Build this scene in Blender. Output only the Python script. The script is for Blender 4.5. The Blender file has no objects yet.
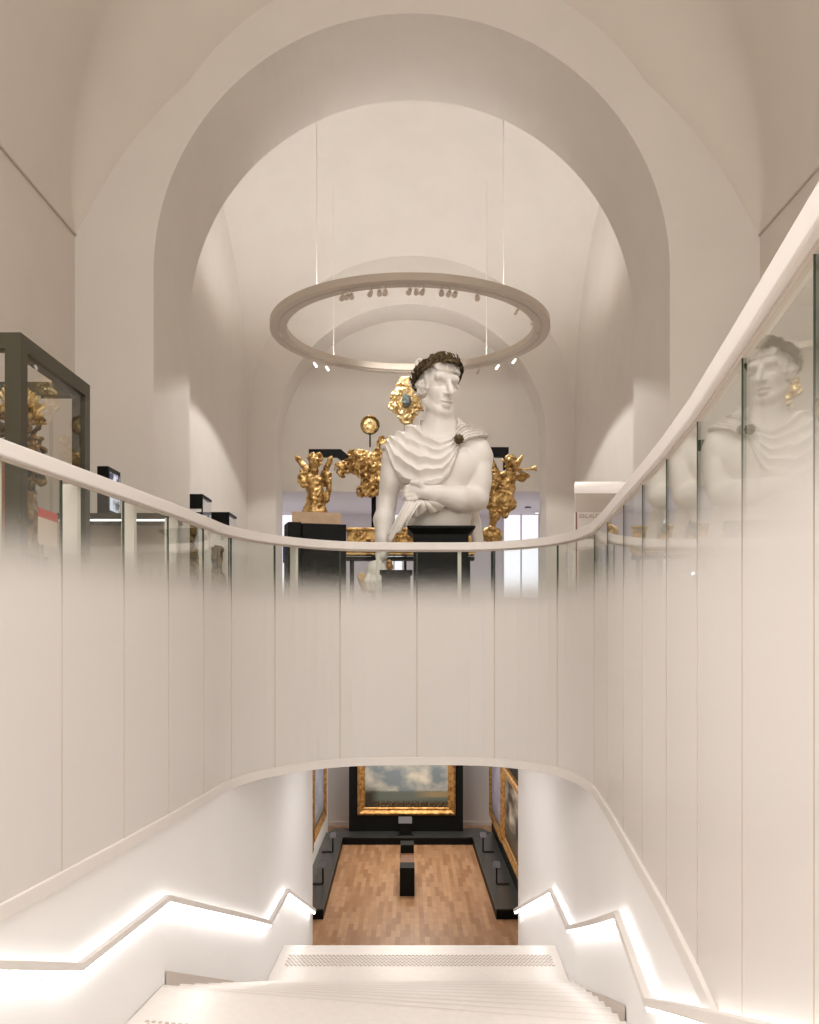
import bpy, bmesh, math, random
import numpy as np
from mathutils import Vector, Matrix

random.seed(7)
SC = bpy.context.scene
COL = SC.collection
PI = math.pi
E = 6.25            # eye height above the lower gallery floor
F = 900.0           # focal length of the photograph in pixels

def at(px, py, y):
    """point at depth y seen at photograph position px, py"""
    return Vector(((px - 410.0) / F * y, y, E + (631.0 - py) / F * y))

# ------------------------------------------------------------------ materials
def lin(c):
    return tuple((v / 12.92 if v <= .04045 else ((v + .055) / 1.055) ** 2.4) for v in c)

def rgb(r, g, b):
    return lin((r / 255, g / 255, b / 255)) + (1.0,)

def newmat(name):
    m = bpy.data.materials.new(name)
    m.use_nodes = True
    nt = m.node_tree
    b = nt.nodes['Principled BSDF']
    return m, nt, b

def simple(name, col, rough=.5, metal=0.0, spec=.5, noise=0.0, nscale=8.0, bump=0.0, bscale=60.0):
    m, nt, b = newmat(name)
    b.inputs['Roughness'].default_value = rough
    b.inputs['Metallic'].default_value = metal
    b.inputs['Specular IOR Level'].default_value = spec
    if noise > 0:
        tc = nt.nodes.new('ShaderNodeTexCoord')
        n = nt.nodes.new('ShaderNodeTexNoise'); n.inputs['Scale'].default_value = nscale
        n.inputs['Detail'].default_value = 4
        r = nt.nodes.new('ShaderNodeValToRGB')
        d = tuple(max(0, c * (1 - noise)) for c in col[:3]) + (1,)
        l = tuple(min(1, c * (1 + noise)) for c in col[:3]) + (1,)
        r.color_ramp.elements[0].color = d; r.color_ramp.elements[0].position = .3
        r.color_ramp.elements[1].color = l; r.color_ramp.elements[1].position = .7
        nt.links.new(tc.outputs['Object'], n.inputs['Vector'])
        nt.links.new(n.outputs['Fac'], r.inputs['Fac'])
        nt.links.new(r.outputs['Color'], b.inputs['Base Color'])
    else:
        b.inputs['Base Color'].default_value = col
    if bump > 0:
        tc = nt.nodes.new('ShaderNodeTexCoord')
        n = nt.nodes.new('ShaderNodeTexNoise'); n.inputs['Scale'].default_value = bscale
        bp = nt.nodes.new('ShaderNodeBump'); bp.inputs['Strength'].default_value = bump
        nt.links.new(tc.outputs['Object'], n.inputs['Vector'])
        nt.links.new(n.outputs['Fac'], bp.inputs['Height'])
        nt.links.new(bp.outputs['Normal'], b.inputs['Normal'])
    return m

def emit(name, col, strength):
    m, nt, b = newmat(name)
    b.inputs['Base Color'].default_value = col
    b.inputs['Emission Color'].default_value = col
    b.inputs['Emission Strength'].default_value = strength
    return m

M = {}
M['plaster'] = simple('plaster', rgb(221, 215, 208), .85, noise=.02, nscale=1.2)
M['plaster_hall'] = simple('plaster_hall', rgb(214, 206, 197), .85, noise=.02, nscale=1.0)
M['white_wall'] = simple('white_wall', rgb(236, 234, 233), .55, noise=.01, nscale=1.0)
M['white_paint'] = simple('white_paint', rgb(236, 228, 222), .4)
M['rail_white'] = simple('rail_white', rgb(220, 214, 209), .45)
M['step_stone'] = simple('step_stone', rgb(214, 207, 201), .36, noise=.03, nscale=14)
M['stud'] = simple('stud', rgb(176, 164, 154), .35)
M['skirting'] = simple('skirting', rgb(196, 184, 174), .5)
M['nosing'] = simple('nosing', rgb(206, 198, 191), .45)
M['upper_floor'] = simple('upper_floor', rgb(190, 178, 166), .35, noise=.05, nscale=3)
M['lav_ceiling'] = simple('lav_ceiling', rgb(212, 206, 210), .8)
M['marble'] = simple('marble', rgb(228, 223, 217), .5, noise=.015, nscale=3)
M['bronze'] = simple('bronze', rgb(86, 72, 48), .5, metal=.55, noise=.45, nscale=14, bump=.3)
M['black'] = simple('black', rgb(14, 15, 13), .55, spec=.18, noise=.1, nscale=4)
M['black_metal'] = simple('black_metal', rgb(13, 14, 12), .5, spec=.15)
M['olive_frame'] = simple('olive_frame', rgb(62, 58, 42), .38, metal=.2)
M['bench_top'] = simple('bench_top', rgb(58, 60, 60), .28, noise=.12, nscale=3)
M['bench_side'] = simple('bench_side', rgb(12, 12, 12), .55, spec=.15)
M['tan_wood'] = simple('tan_wood', rgb(190, 160, 130), .5, noise=.08, nscale=6)
M['brown_wood'] = simple('brown_wood', rgb(120, 84, 60), .5, noise=.12, nscale=6)
M['lamp_metal'] = simple('lamp_metal', rgb(206, 194, 180), .5)
M['steel'] = simple('steel', rgb(200, 196, 190), .3, metal=.6)
M['grey_plate'] = simple('grey_plate', rgb(98, 97, 104), .4)
M['red_print'] = simple('red_print', rgb(200, 92, 84), .6)
M['cream_board'] = simple('cream_board', rgb(222, 206, 192), .6)
M['terracotta'] = simple('terracotta', rgb(172, 104, 70), .6, noise=.15, nscale=5)
M['dark_olive'] = simple('dark_olive', rgb(74, 68, 48), .5, noise=.3, nscale=20)
M['text_grey'] = simple('text_grey', rgb(168, 152, 140), .7)
M['maroon'] = simple('maroon', rgb(140, 92, 80), .6)
M['led'] = emit('led', (1.0, .99, .975, 1), 11.0)
M['led_soft'] = emit('led_soft', (1.0, .97, .95, 1), 2.2)
M['panel_lit'] = emit('panel_lit', (.9, .86, .82, 1), .35)
M['screen_blue'] = emit('screen_blue', rgb(66, 86, 190), .9)
M['window_glow'] = emit('window_glow', (.92, .93, 1.0, 1), .62)
M['spot_glow'] = emit('spot_glow', (1.0, .95, .88, 1), 2.0)
M['rod_pale'] = simple('rod_pale', rgb(240, 234, 226), .5)  # plain pale paint for the suspension rods

def gold_mat(name, c1, c2, rough=.34, bump=.35, bs=26):
    m, nt, b = newmat(name)
    b.inputs['Metallic'].default_value = .75
    b.inputs['Roughness'].default_value = rough
    tc = nt.nodes.new('ShaderNodeTexCoord')
    n = nt.nodes.new('ShaderNodeTexNoise'); n.inputs['Scale'].default_value = 9; n.inputs['Detail'].default_value = 6
    r = nt.nodes.new('ShaderNodeValToRGB')
    r.color_ramp.elements[0].color = c1; r.color_ramp.elements[0].position = .35
    r.color_ramp.elements[1].color = c2; r.color_ramp.elements[1].position = .6
    n2 = nt.nodes.new('ShaderNodeTexNoise'); n2.inputs['Scale'].default_value = bs; n2.inputs['Detail'].default_value = 3
    bp = nt.nodes.new('ShaderNodeBump'); bp.inputs['Strength'].default_value = bump; bp.inputs['Distance'].default_value = .04
    L = nt.links.new
    L(tc.outputs['Object'], n.inputs['Vector']); L(tc.outputs['Object'], n2.inputs['Vector'])
    L(n.outputs['Fac'], r.inputs['Fac']); L(r.outputs['Color'], b.inputs['Base Color'])
    L(n2.outputs['Fac'], bp.inputs['Height']); L(bp.outputs['Normal'], b.inputs['Normal'])
    return m
M['gold'] = gold_mat('gold', rgb(122, 88, 42), rgb(210, 174, 114))
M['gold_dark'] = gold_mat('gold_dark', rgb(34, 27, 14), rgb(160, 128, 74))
M['gold_frame'] = gold_mat('gold_frame', rgb(150, 106, 56), rgb(210, 166, 104), .45, .25, 40)
M['gold_pale'] = gold_mat('gold_pale', rgb(190, 152, 92), rgb(244, 220, 168))

def glass_core(nt, tint=(.93, .95, .93, 1), base=.012, gain=.97):
    """symmetric Schlick glass: transparent + sharp reflection"""
    lw = nt.nodes.new('ShaderNodeLayerWeight'); lw.inputs['Blend'].default_value = .5
    p = nt.nodes.new('ShaderNodeMath'); p.operation = 'POWER'; p.inputs[1].default_value = 5
    mu = nt.nodes.new('ShaderNodeMath'); mu.operation = 'MULTIPLY_ADD'; mu.inputs[1].default_value = gain; mu.inputs[2].default_value = base
    tr = nt.nodes.new('ShaderNodeBsdfTransparent'); tr.inputs['Color'].default_value = tint
    gl = nt.nodes.new('ShaderNodeBsdfGlossy'); gl.inputs['Roughness'].default_value = 0.0
    gl.inputs['Color'].default_value = (1, 1, 1, 1)
    mx = nt.nodes.new('ShaderNodeMixShader')
    L = nt.links.new
    L(lw.outputs['Facing'], p.inputs[0]); L(p.outputs[0], mu.inputs[0]); L(mu.outputs[0], mx.inputs['Fac'])
    L(tr.outputs[0], mx.inputs[1]); L(gl.outputs[0], mx.inputs[2])
    return mx

def frit_nodes(nt, z0, z1):
    g = nt.nodes.new('ShaderNodeNewGeometry')
    s = nt.nodes.new('ShaderNodeSeparateXYZ')
    mr = nt.nodes.new('ShaderNodeMapRange'); mr.interpolation_type = 'SMOOTHSTEP'
    mr.inputs['From Min'].default_value = z0; mr.inputs['From Max'].default_value = z1
    mr.inputs['To Min'].default_value = 1; mr.inputs['To Max'].default_value = 0
    nt.links.new(g.outputs['Position'], s.inputs[0]); nt.links.new(s.outputs['Z'], mr.inputs['Value'])
    return mr

def frit_glass():
    m, nt, b = newmat('fritted_glass')
    out = nt.nodes['Material Output']
    b.inputs['Base Color'].default_value = rgb(211, 206, 202)
    b.inputs['Roughness'].default_value = .5
    b.inputs['Specular IOR Level'].default_value = .2
    b.inputs['Coat Weight'].default_value = .14; b.inputs['Coat Roughness'].default_value = .02
    mx = glass_core(nt)
    g = nt.nodes.new('ShaderNodeNewGeometry'); sx = nt.nodes.new('ShaderNodeSeparateXYZ')
    ma = nt.nodes.new('ShaderNodeMath'); ma.operation = 'SUBTRACT'; ma.inputs[1].default_value = E
    mr = nt.nodes.new('ShaderNodeValToRGB'); mr.color_ramp.interpolation = 'B_SPLINE'
    nt.links.new(g.outputs['Position'], sx.inputs[0]); nt.links.new(sx.outputs['Z'], ma.inputs[0]); nt.links.new(ma.outputs[0], mr.inputs['Fac'])
    els = mr.color_ramp.elements
    els[0].position = .24; els[0].color = (1, 1, 1, 1); els[1].position = .86; els[1].color = (0, 0, 0, 1)
    for p_, v_ in ((.36, .93), (.48, .6), (.60, .22), (.72, .03)):
        e_ = els.new(p_); e_.color = (v_, v_, v_, 1)
    fin = nt.nodes.new('ShaderNodeMixShader')
    # the frit is a field of tiny printed dots that thins out upwards
    wn = nt.nodes.new('ShaderNodeTexWhiteNoise'); wn.noise_dimensions = '3D'
    vs = nt.nodes.new('ShaderNodeVectorMath'); vs.operation = 'SCALE'; vs.inputs['Scale'].default_value = 900
    lt = nt.nodes.new('ShaderNodeMath'); lt.operation = 'LESS_THAN'
    nt.links.new(g.outputs['Position'], vs.inputs[0]); nt.links.new(vs.outputs[0], wn.inputs['Vector'])
    nt.links.new(wn.outputs['Value'], lt.inputs[0]); nt.links.new(mr.outputs[0], lt.inputs[1])
    nt.links.new(lt.outputs[0], fin.inputs['Fac'])
    nt.links.new(mx.outputs[0], fin.inputs[1]); nt.links.new(b.outputs[0], fin.inputs[2])
    nt.links.new(fin.outputs[0], out.inputs['Surface'])
    return m

def seal_mat():
    m, nt, b = newmat('joint_green')
    mr = frit_nodes(nt, E + .0, E + .85)
    mix = nt.nodes.new('ShaderNodeMix'); mix.data_type = 'RGBA'
    mix.inputs['A'].default_value = rgb(46, 58, 44)
    mix.inputs['B'].default_value = rgb(196, 184, 171)
    nt.links.new(mr.outputs[0], mix.inputs['Factor']); nt.links.new(mix.outputs['Result'], b.inputs['Base Color'])
    b.inputs['Roughness'].default_value = .5
    return m

def clear_glass(name, base=.04, gain=.96):
    m, nt, b = newmat(name)
    mx = glass_core(nt, (.95, .96, .95, 1), base, gain)
    nt.links.new(mx.outputs[0], nt.nodes['Material Output'].inputs['Surface'])
    return m
M['frit'] = frit_glass()
M['seal'] = seal_mat()
M['glass'] = clear_glass('clear_glass')

def parquet():
    m, nt, b = newmat('oak_parquet')
    tc = nt.nodes.new('ShaderNodeTexCoord')
    mp = nt.nodes.new('ShaderNodeMapping'); mp.inputs['Rotation'].default_value = (0, 0, PI / 2)
    br = nt.nodes.new('ShaderNodeTexBrick')
    br.inputs['Scale'].default_value = 1.0
    br.inputs['Brick Width'].default_value = .8; br.inputs['Row Height'].default_value = .1
    br.inputs['Mortar Size'].default_value = .0012; br.inputs['Bias'].default_value = 0
    br.inputs['Color1'].default_value = rgb(204, 160, 122); br.inputs['Color2'].default_value = rgb(168, 124, 88)
    br.inputs['Mortar'].default_value = rgb(150, 112, 82)
    n = nt.nodes.new('ShaderNodeTexNoise'); n.inputs['Scale'].default_value = 5; n.inputs['Detail'].default_value = 5
    mix = nt.nodes.new('ShaderNodeMix'); mix.data_type = 'RGBA'; mix.blend_type = 'MULTIPLY'; mix.inputs['Factor'].default_value = .35
    L = nt.links.new
    L(tc.outputs['Object'], mp.inputs['Vector']); L(mp.outputs[0], br.inputs['Vector']); L(tc.outputs['Object'], n.inputs['Vector'])
    L(br.outputs['Color'], mix.inputs['A']); L(n.outputs['Fac'], mix.inputs['B']); L(mix.outputs['Result'], b.inputs['Base Color'])
    b.inputs['Roughness'].default_value = .38
    return m
M['parquet'] = parquet()

def seascape(name, land=.34, sky1=(140, 156, 164), sky2=(206, 202, 188), dark=(58, 56, 44), water=(104, 120, 116), mass=False):
    """generic harbour view: cloudy sky, thin strip of buildings, dark crowded shore; UV 0..1"""
    m, nt, b = newmat(name)
    L = nt.links.new
    uv = nt.nodes.new('ShaderNodeUVMap')
    sp = nt.nodes.new('ShaderNodeSeparateXYZ'); L(uv.outputs[0], sp.inputs[0])
    n = nt.nodes.new('ShaderNodeTexNoise'); n.inputs['Scale'].default_value = 3.2; n.inputs['Detail'].default_value = 6
    L(uv.outputs[0], n.inputs['Vector'])
    r = nt.nodes.new('ShaderNodeValToRGB')
    r.color_ramp.elements[0].color = rgb(*sky1); r.color_ramp.elements[0].position = .42
    r.color_ramp.elements[1].color = rgb(*sky2); r.color_ramp.elements[1].position = .66
    L(n.outputs['Fac'], r.inputs['Fac'])
    n2 = nt.nodes.new('ShaderNodeTexNoise'); n2.inputs['Scale'].default_value = 46; n2.inputs['Detail'].default_value = 3
    L(uv.outputs[0], n2.inputs['Vector'])
    r2 = nt.nodes.new('ShaderNodeValToRGB')
    r2.color_ramp.elements[0].color = rgb(*dark); r2.color_ramp.elements[0].position = .48
    r2.color_ramp.elements[1].color = rgb(150, 120, 84); r2.color_ramp.elements[1].position = .72
    L(n2.outputs['Fac'], r2.inputs['Fac'])
    v = nt.nodes.new('ShaderNodeValToRGB')
    v.color_ramp.elements[0].color = (0, 0, 0, 1); v.color_ramp.elements[0].position = land * .38
    v.color_ramp.elements[1].color = (1, 1, 1, 1); v.color_ramp.elements[1].position = land * .55
    ny = nt.nodes.new('ShaderNodeMath'); ny.operation = 'MULTIPLY_ADD'; ny.inputs[1].default_value = .06; 
    L(n2.outputs['Fac'], ny.inputs[0]); L(sp.outputs['Y'], ny.inputs[2]); L(ny.outputs[0], v.inputs['Fac'])
    lowmix = nt.nodes.new('ShaderNodeMix'); lowmix.data_type = 'RGBA'
    lowmix.inputs['B'].default_value = rgb(*water)
    L(v.outputs['Color'], lowmix.inputs['Factor']); L(r2.outputs['Color'], lowmix.inputs['A'])
    v2 = nt.nodes.new('ShaderNodeValToRGB')
    v2.color_ramp.elements[0].color = (0, 0, 0, 1); v2.color_ramp.elements[0].position = land * 1.02
    v2.color_ramp.elements[1].color = (1, 1, 1, 1); v2.color_ramp.elements[1].position = land * 1.12
    L(ny.outputs[0], v2.inputs['Fac'])
    fin = nt.nodes.new('ShaderNodeMix'); fin.data_type = 'RGBA'
    L(v2.outputs['Color'], fin.inputs['Factor']); L(lowmix.outputs['Result'], fin.inputs['A']); L(r.outputs['Color'], fin.inputs['B'])
    out = fin.outputs['Result']
    if mass:                                   # soft dark headland at one side, pale quay buildings at the other
        for (x0, sx, y0, sy, col) in ((-.02, .20, .12, .26, rgb(50, 46, 36)), (1.0, .42, .235, .06, rgb(150, 132, 98))):
            ax_ = nt.nodes.new('ShaderNodeMath'); ax_.operation = 'MULTIPLY_ADD'; ax_.inputs[1].default_value = 1 / sx; ax_.inputs[2].default_value = -x0 / sx
            ay_ = nt.nodes.new('ShaderNodeMath'); ay_.operation = 'MULTIPLY_ADD'; ay_.inputs[1].default_value = 1 / sy; ay_.inputs[2].default_value = -y0 / sy
            L(sp.outputs['X'], ax_.inputs[0]); L(ny.outputs[0], ay_.inputs[0])
            a1 = nt.nodes.new('ShaderNodeMath'); a1.operation = 'ABSOLUTE'; L(ax_.outputs[0], a1.inputs[0])
            a2 = nt.nodes.new('ShaderNodeMath'); a2.operation = 'ABSOLUTE'; L(ay_.outputs[0], a2.inputs[0])
            mxx = nt.nodes.new('ShaderNodeMath'); mxx.operation = 'MAXIMUM'; L(a1.outputs[0], mxx.inputs[0]); L(a2.outputs[0], mxx.inputs[1])
            rr = nt.nodes.new('ShaderNodeMapRange'); rr.inputs['From Min'].default_value = .45; rr.inputs['From Max'].default_value = 1.0
            rr.inputs['To Min'].default_value = 1; rr.inputs['To Max'].default_value = 0
            L(mxx.outputs[0], rr.inputs['Value'])
            mk = nt.nodes.new('ShaderNodeMix'); mk.data_type = 'RGBA'; mk.inputs['B'].default_value = col
            L(rr.outputs[0], mk.inputs['Factor']); L(out, mk.inputs['A']); out = mk.outputs['Result']
    L(out, b.inputs['Base Color'])
    b.inputs['Roughness'].default_value = .35
    return m
M['sea1'] = seascape('harbour_canvas', .27, (118, 130, 136), (206, 200, 184), (40, 36, 28), (96, 106, 98), True)
M['sea2'] = seascape('pale_canvas', .2, (150, 150, 176), (176, 176, 196), (90, 90, 96), (140, 142, 160))
M['sea3'] = seascape('storm_canvas', .3, (54, 50, 44), (196, 188, 178), (44, 40, 32), (88, 84, 74))
M['sea4'] = seascape('blue_canvas', .2, (146, 156, 178), (180, 186, 198), (96, 92, 88), (140, 150, 160))

def screen_mat():
    m, nt, b = newmat('monitor_picture')
    tc = nt.nodes.new('ShaderNodeTexCoord')
    n = nt.nodes.new('ShaderNodeTexNoise'); n.inputs['Scale'].default_value = 5; n.inputs['Detail'].default_value = 3
    r = nt.nodes.new('ShaderNodeValToRGB')
    r.color_ramp.elements[0].color = rgb(52, 58, 78); r.color_ramp.elements[0].position = .42
    r.color_ramp.elements[1].color = rgb(206, 212, 228); r.color_ramp.elements[1].position = .55
    nt.links.new(tc.outputs['Object'], n.inputs['Vector']); nt.links.new(n.outputs['Fac'], r.inputs['Fac'])
    nt.links.new(r.outputs['Color'], b.inputs['Base Color']); nt.links.new(r.outputs['Color'], b.inputs['Emission Color'])
    b.inputs['Emission Strength'].default_value = .7
    return m
M['screen'] = screen_mat()

# ------------------------------------------------------------------ mesh helpers
WLOC = {}
class MB:
    def __init__(s):
        s.v, s.f, s.mi, s.uv = [], [], [], {}
        s.smooth = False
    def quad(s, *pts, m=0):
        b = len(s.v); s.v += [tuple(p) for p in pts]; s.f.append(tuple(range(b, b + len(pts)))); s.mi.append(m)
    def box(s, x0, x1, y0, y1, z0, z1, m=0, rot=0, c=None):
        P = [(x, y, z) for z in (z0, z1) for y in (y0, y1) for x in (x0, x1)]
        if rot:
            cx, cy = c or ((x0 + x1) / 2, (y0 + y1) / 2)
            ca, sa = math.cos(rot), math.sin(rot)
            P = [(cx + (x - cx) * ca - (y - cy) * sa, cy + (x - cx) * sa + (y - cy) * ca, z) for x, y, z in P]
        b = len(s.v); s.v += P
        for q in ((0, 2, 3, 1), (4, 5, 7, 6), (0, 1, 5, 4), (2, 6, 7, 3), (0, 4, 6, 2), (1, 3, 7, 5)):
            s.f.append(tuple(b + i for i in q)); s.mi.append(m)
        return s
    def prism(s, poly, z0, z1, m=0):
        n = len(poly); b = len(s.v)
        s.v += [(x, y, z0) for x, y in poly] + [(x, y, z1) for x, y in poly]
        s.f.append(tuple(b + i for i in reversed(range(n)))); s.f.append(tuple(b + n + i for i in range(n)))
        for i in range(n):
            j = (i + 1) % n
            s.f.append((b + i, b + j, b + n + j, b + n + i))
        s.mi += [m] * (n + 2)
        return s
    def tube(s, pts, r, seg=8, m=0, cap=True):
        pts = [Vector(p) for p in pts]
        rs = r if isinstance(r, (list, tuple)) else [r] * len(pts)
        b = len(s.v); up = None
        for i, p in enumerate(pts):
            t = (pts[min(i + 1, len(pts) - 1)] - pts[max(i - 1, 0)]).normalized()
            if up is None:
                up = t.orthogonal().normalized()
            up = (up - t * up.dot(t)).normalized()
            w = t.cross(up)
            for k in range(seg):
                a = 2 * PI * k / seg
                s.v.append(tuple(p + (up * math.cos(a) + w * math.sin(a)) * rs[i]))
        for i in range(len(pts) - 1):
            for k in range(seg):
                k2 = (k + 1) % seg
                s.f.append((b + i * seg + k, b + i * seg + k2, b + (i + 1) * seg + k2, b + (i + 1) * seg + k)); s.mi.append(m)
        if cap:
            s.f.append(tuple(b + k for k in reversed(range(seg)))); s.mi.append(m)
            e = b + (len(pts) - 1) * seg
            s.f.append(tuple(e + k for k in range(seg))); s.mi.append(m)
        return s
    def sweep(s, path, offs, m=0, closed=False, cap=True):
        """path: list of (x,y,z); offs: profile list of (side, up); side = right of travel in plan"""
        n = len(path); k = len(offs); b = len(s.v)
        P = [Vector(p) for p in path]
        for i in range(n):
            a = P[(i - 1) % n] if (closed or i > 0) else P[i]
            c = P[(i + 1) % n] if (closed or i < n - 1) else P[i]
            d1 = (P[i] - a); d2 = (c - P[i])
            d1 = Vector((d1.x, d1.y)); d2 = Vector((d2.x, d2.y))
            if d1.length < 1e-6: d1 = d2
            if d2.length < 1e-6: d2 = d1
            d1 = d1.normalized(); d2 = d2.normalized()
            t = (d1 + d2).normalized()
            nr = Vector((t.y, -t.x)); sc = 1 / max(.5, nr.dot(Vector((d1.y, -d1.x))))
            for so, u in offs:
                s.v.append((P[i].x + nr.x * so * sc, P[i].y + nr.y * so * sc, P[i].z + u))
        for i in range(n if closed else n - 1):
            j = (i + 1) % n
            for q in range(k):
                r = (q + 1) % k
                s.f.append((b + i * k + q, b + j * k + q, b + j * k + r, b + i * k + r)); s.mi.append(m)
        if cap and not closed:
            s.f.append(tuple(b + q for q in range(k))); s.mi.append(m)
            s.f.append(tuple(b + (n - 1) * k + q for q in reversed(range(k)))); s.mi.append(m)
        return s
    def grid(s, rows, m=0):
        b = len(s.v); n = len(rows[0])
        for r in rows: s.v += [tuple(p) for p in r]
        for i in range(len(rows) - 1):
            for j in range(n - 1):
                s.f.append((b + i * n + j, b + i * n + j + 1, b + (i + 1) * n + j + 1, b + (i + 1) * n + j)); s.mi.append(m)
        return s
    def build(s, name, mats, parent=None, smooth=False, bevel=0, loc=None, recalc=True):
        me = bpy.data.meshes.new(name)
        o0 = Vector(loc) if loc is not None else Vector((0, 0, 0))
        me.from_pydata([tuple(Vector(p) - o0) for p in s.v], [], s.f)
        for mm in (mats if isinstance(mats, (list, tuple)) else [mats]): me.materials.append(mm)
        for p, i in zip(me.polygons, s.mi): p.material_index = i; p.use_smooth = smooth
        if recalc:
            bm = bmesh.new(); bm.from_mesh(me); bmesh.ops.recalc_face_normals(bm, faces=bm.faces); bm.to_mesh(me); bm.free()
        me.update()
        o = bpy.data.objects.new(name, me); COL.objects.link(o)
        o.location = o0
        if parent is not None:
            o.parent = parent
            o.location = o0 - WLOC.get(parent.name, parent.location)      # parents carry no rotation or scale
        WLOC[o.name] = o0.copy()
        if bevel:
            bv = o.modifiers.new('bevel', 'BEVEL'); bv.width = bevel; bv.segments = 2; bv.limit_method = 'ANGLE'
        return o

def thing(name, label, cat, loc, group=None):
    o = bpy.data.objects.new(name, None); COL.objects.link(o)
    o.location = loc; o.empty_display_size = .2
    o['label'] = label; o['category'] = cat; o['kind'] = 'thing'
    if group: o['group'] = group
    return o

def tag(o, label, cat, group=None, kind='thing'):
    o['label'] = label; o['category'] = cat; o['kind'] = kind
    if group: o['group'] = group
    return o

def struct(o, label=None, cat=None):
    o['kind'] = 'structure'
    if label: o['label'] = label
    if cat: o['category'] = cat
    return o

# ------------------------------------------------------------------ sculpting by distance field
class Field:
    def __init__(s, lo, hi, h):
        s.lo = np.array(lo, np.float32); s.h = h
        s.n = [int(math.ceil((b - a) / h)) + 1 for a, b in zip(lo, hi)]
        s.ax = [s.lo[i] + h * np.arange(s.n[i], dtype=np.float32) for i in range(3)]
        s.V = np.full(s.n, 20.0 , np.float32)
    def sl(s, lo, hi):
        r = []
        for i in range(3):
            a = max(0, int((lo[i] - s.lo[i]) / s.h)); b = min(s.n[i], int((hi[i] - s.lo[i]) / s.h) + 2)
            if b <= a: return None
            r.append(slice(a, b))
        return tuple(r)
    def pts(s, r):
        return s.ax[0][r[0]][:, None, None], s.ax[1][r[1]][None, :, None], s.ax[2][r[2]][None, None, :]
    def put(s, lo, hi, fn, k=2.0, sub=False):
        pad = k + 3 * s.h
        r = s.sl([a - pad for a in lo], [a + pad for a in hi])
        if r is None: return
        d = fn(*s.pts(r)); a = s.V[r]
        if sub:
            d = -d
            h = np.clip(.5 - .5 * (d - a) / k, 0, 1) if k > 0 else (a > d).astype(np.float32)
            s.V[r] = d * (1 - h) + a * h + k * h * (1 - h)
        else:
            h = np.clip(.5 + .5 * (a - d) / k, 0, 1) if k > 0 else (d < a).astype(np.float32)
            s.V[r] = a * (1 - h) + d * h - k * h * (1 - h)
    def cone(s, a, b, ra, rb, k=2.0, sub=False):
        a = np.array(a, float); b = np.array(b, float); R = max(ra, rb)
        ba = b - a; L2 = max(1e-6, float(ba @ ba))
        def fn(x, y, z):
            t = np.clip(((x - a[0]) * ba[0] + (y - a[1]) * ba[1] + (z - a[2]) * ba[2]) / L2, 0, 1)
            return np.sqrt((x - a[0] - t * ba[0]) ** 2 + (y - a[1] - t * ba[1]) ** 2 + (z - a[2] - t * ba[2]) ** 2) - (ra + (rb - ra) * t)
        s.put(np.minimum(a, b) - R, np.maximum(a, b) + R, fn, k, sub)
    def chain(s, P, R, k=2.0):
        for i in range(len(P) - 1): s.cone(P[i], P[i + 1], R[i], R[i + 1], k)
    def ell(s, c, r, k=2.0, sub=False, rot=None):
        c = np.array(c, float); m = max(r)
        Q = np.array(rot) if rot is not None else None
        ext = np.array([m, m, m]) if Q is not None else np.array(r)
        def fn(x, y, z):
            X, Y, Z = x - c[0], y - c[1], z - c[2]
            if Q is not None:
                X, Y, Z = (Q[0, 0] * X + Q[1, 0] * Y + Q[2, 0] * Z, Q[0, 1] * X + Q[1, 1] * Y + Q[2, 1] * Z, Q[0, 2] * X + Q[1, 2] * Y + Q[2, 2] * Z)
            k0 = np.sqrt((X / r[0]) ** 2 + (Y / r[1]) ** 2 + (Z / r[2]) ** 2)
            k1 = np.sqrt((X / r[0] ** 2) ** 2 + (Y / r[1] ** 2) ** 2 + (Z / r[2] ** 2) ** 2) + 1e-6
            return k0 * (k0 - 1) / k1
        s.put(c - ext, c + ext, fn, k, sub)
    def noise(s, amp, freq, seed=0, octv=3):
        rs = np.random.RandomState(seed)
        x, y, z = s.ax[0][:, None, None], s.ax[1][None, :, None], s.ax[2][None, None, :]
        tot = 0
        for o in range(octv):
            f = freq * 1.8 ** o
            a = rs.uniform(0, 6.28, 9); d = rs.normal(size=(3, 3)); d /= np.linalg.norm(d, axis=1)[:, None]
            w = [np.sin(f * (d[i, 0] * x + d[i, 1] * y + d[i, 2] * z) + a[i] + 1.3 * np.sin(f * .6 * (d[(i + 1) % 3, 0] * x + d[(i + 1) % 3, 1] * y + d[(i + 1) % 3, 2] * z) + a[i + 3])) for i in range(3)]
            tot = tot + (w[0] * w[1] + w[1] * w[2] + w[2] * w[0]) / 1.5 / 1.5 ** o
        s.V = s.V + (amp * tot).astype(np.float32)
    def mesh(s):
        V = s.V.copy()
        V[0], V[-1] = 9, 9; V[:, 0], V[:, -1] = 9, 9; V[:, :, 0], V[:, :, -1] = 9, 9
        ins = V < 0
        nx, ny, nz = V.shape
        acc = np.zeros((nx - 1, ny - 1, nz - 1, 3), np.float32); cnt = np.zeros((nx - 1, ny - 1, nz - 1), np.float32)
        for ax in range(3):
            o1, o2 = [a for a in range(3) if a != ax]
            sa = [slice(None)] * 3; sb = [slice(None)] * 3
            sa[ax] = slice(0, -1); sb[ax] = slice(1, None)
            A, B = V[tuple(sa)], V[tuple(sb)]
            cr = (A < 0) != (B < 0)
            I = np.argwhere(cr)
            if not len(I): continue
            t = A[cr] / (A[cr] - B[cr])
            p = I.astype(np.float32).copy(); p[:, ax] += t
            for d1 in (0, -1):
                for d2 in (0, -1):
                    J = I.copy(); J[:, o1] += d1; J[:, o2] += d2
                    ok = ((J >= 0).all(1)) & (J[:, 0] < nx - 1) & (J[:, 1] < ny - 1) & (J[:, 2] < nz - 1)
                    np.add.at(acc, tuple(J[ok].T), p[ok]); np.add.at(cnt, tuple(J[ok].T), 1)
        act = cnt > 0
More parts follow.
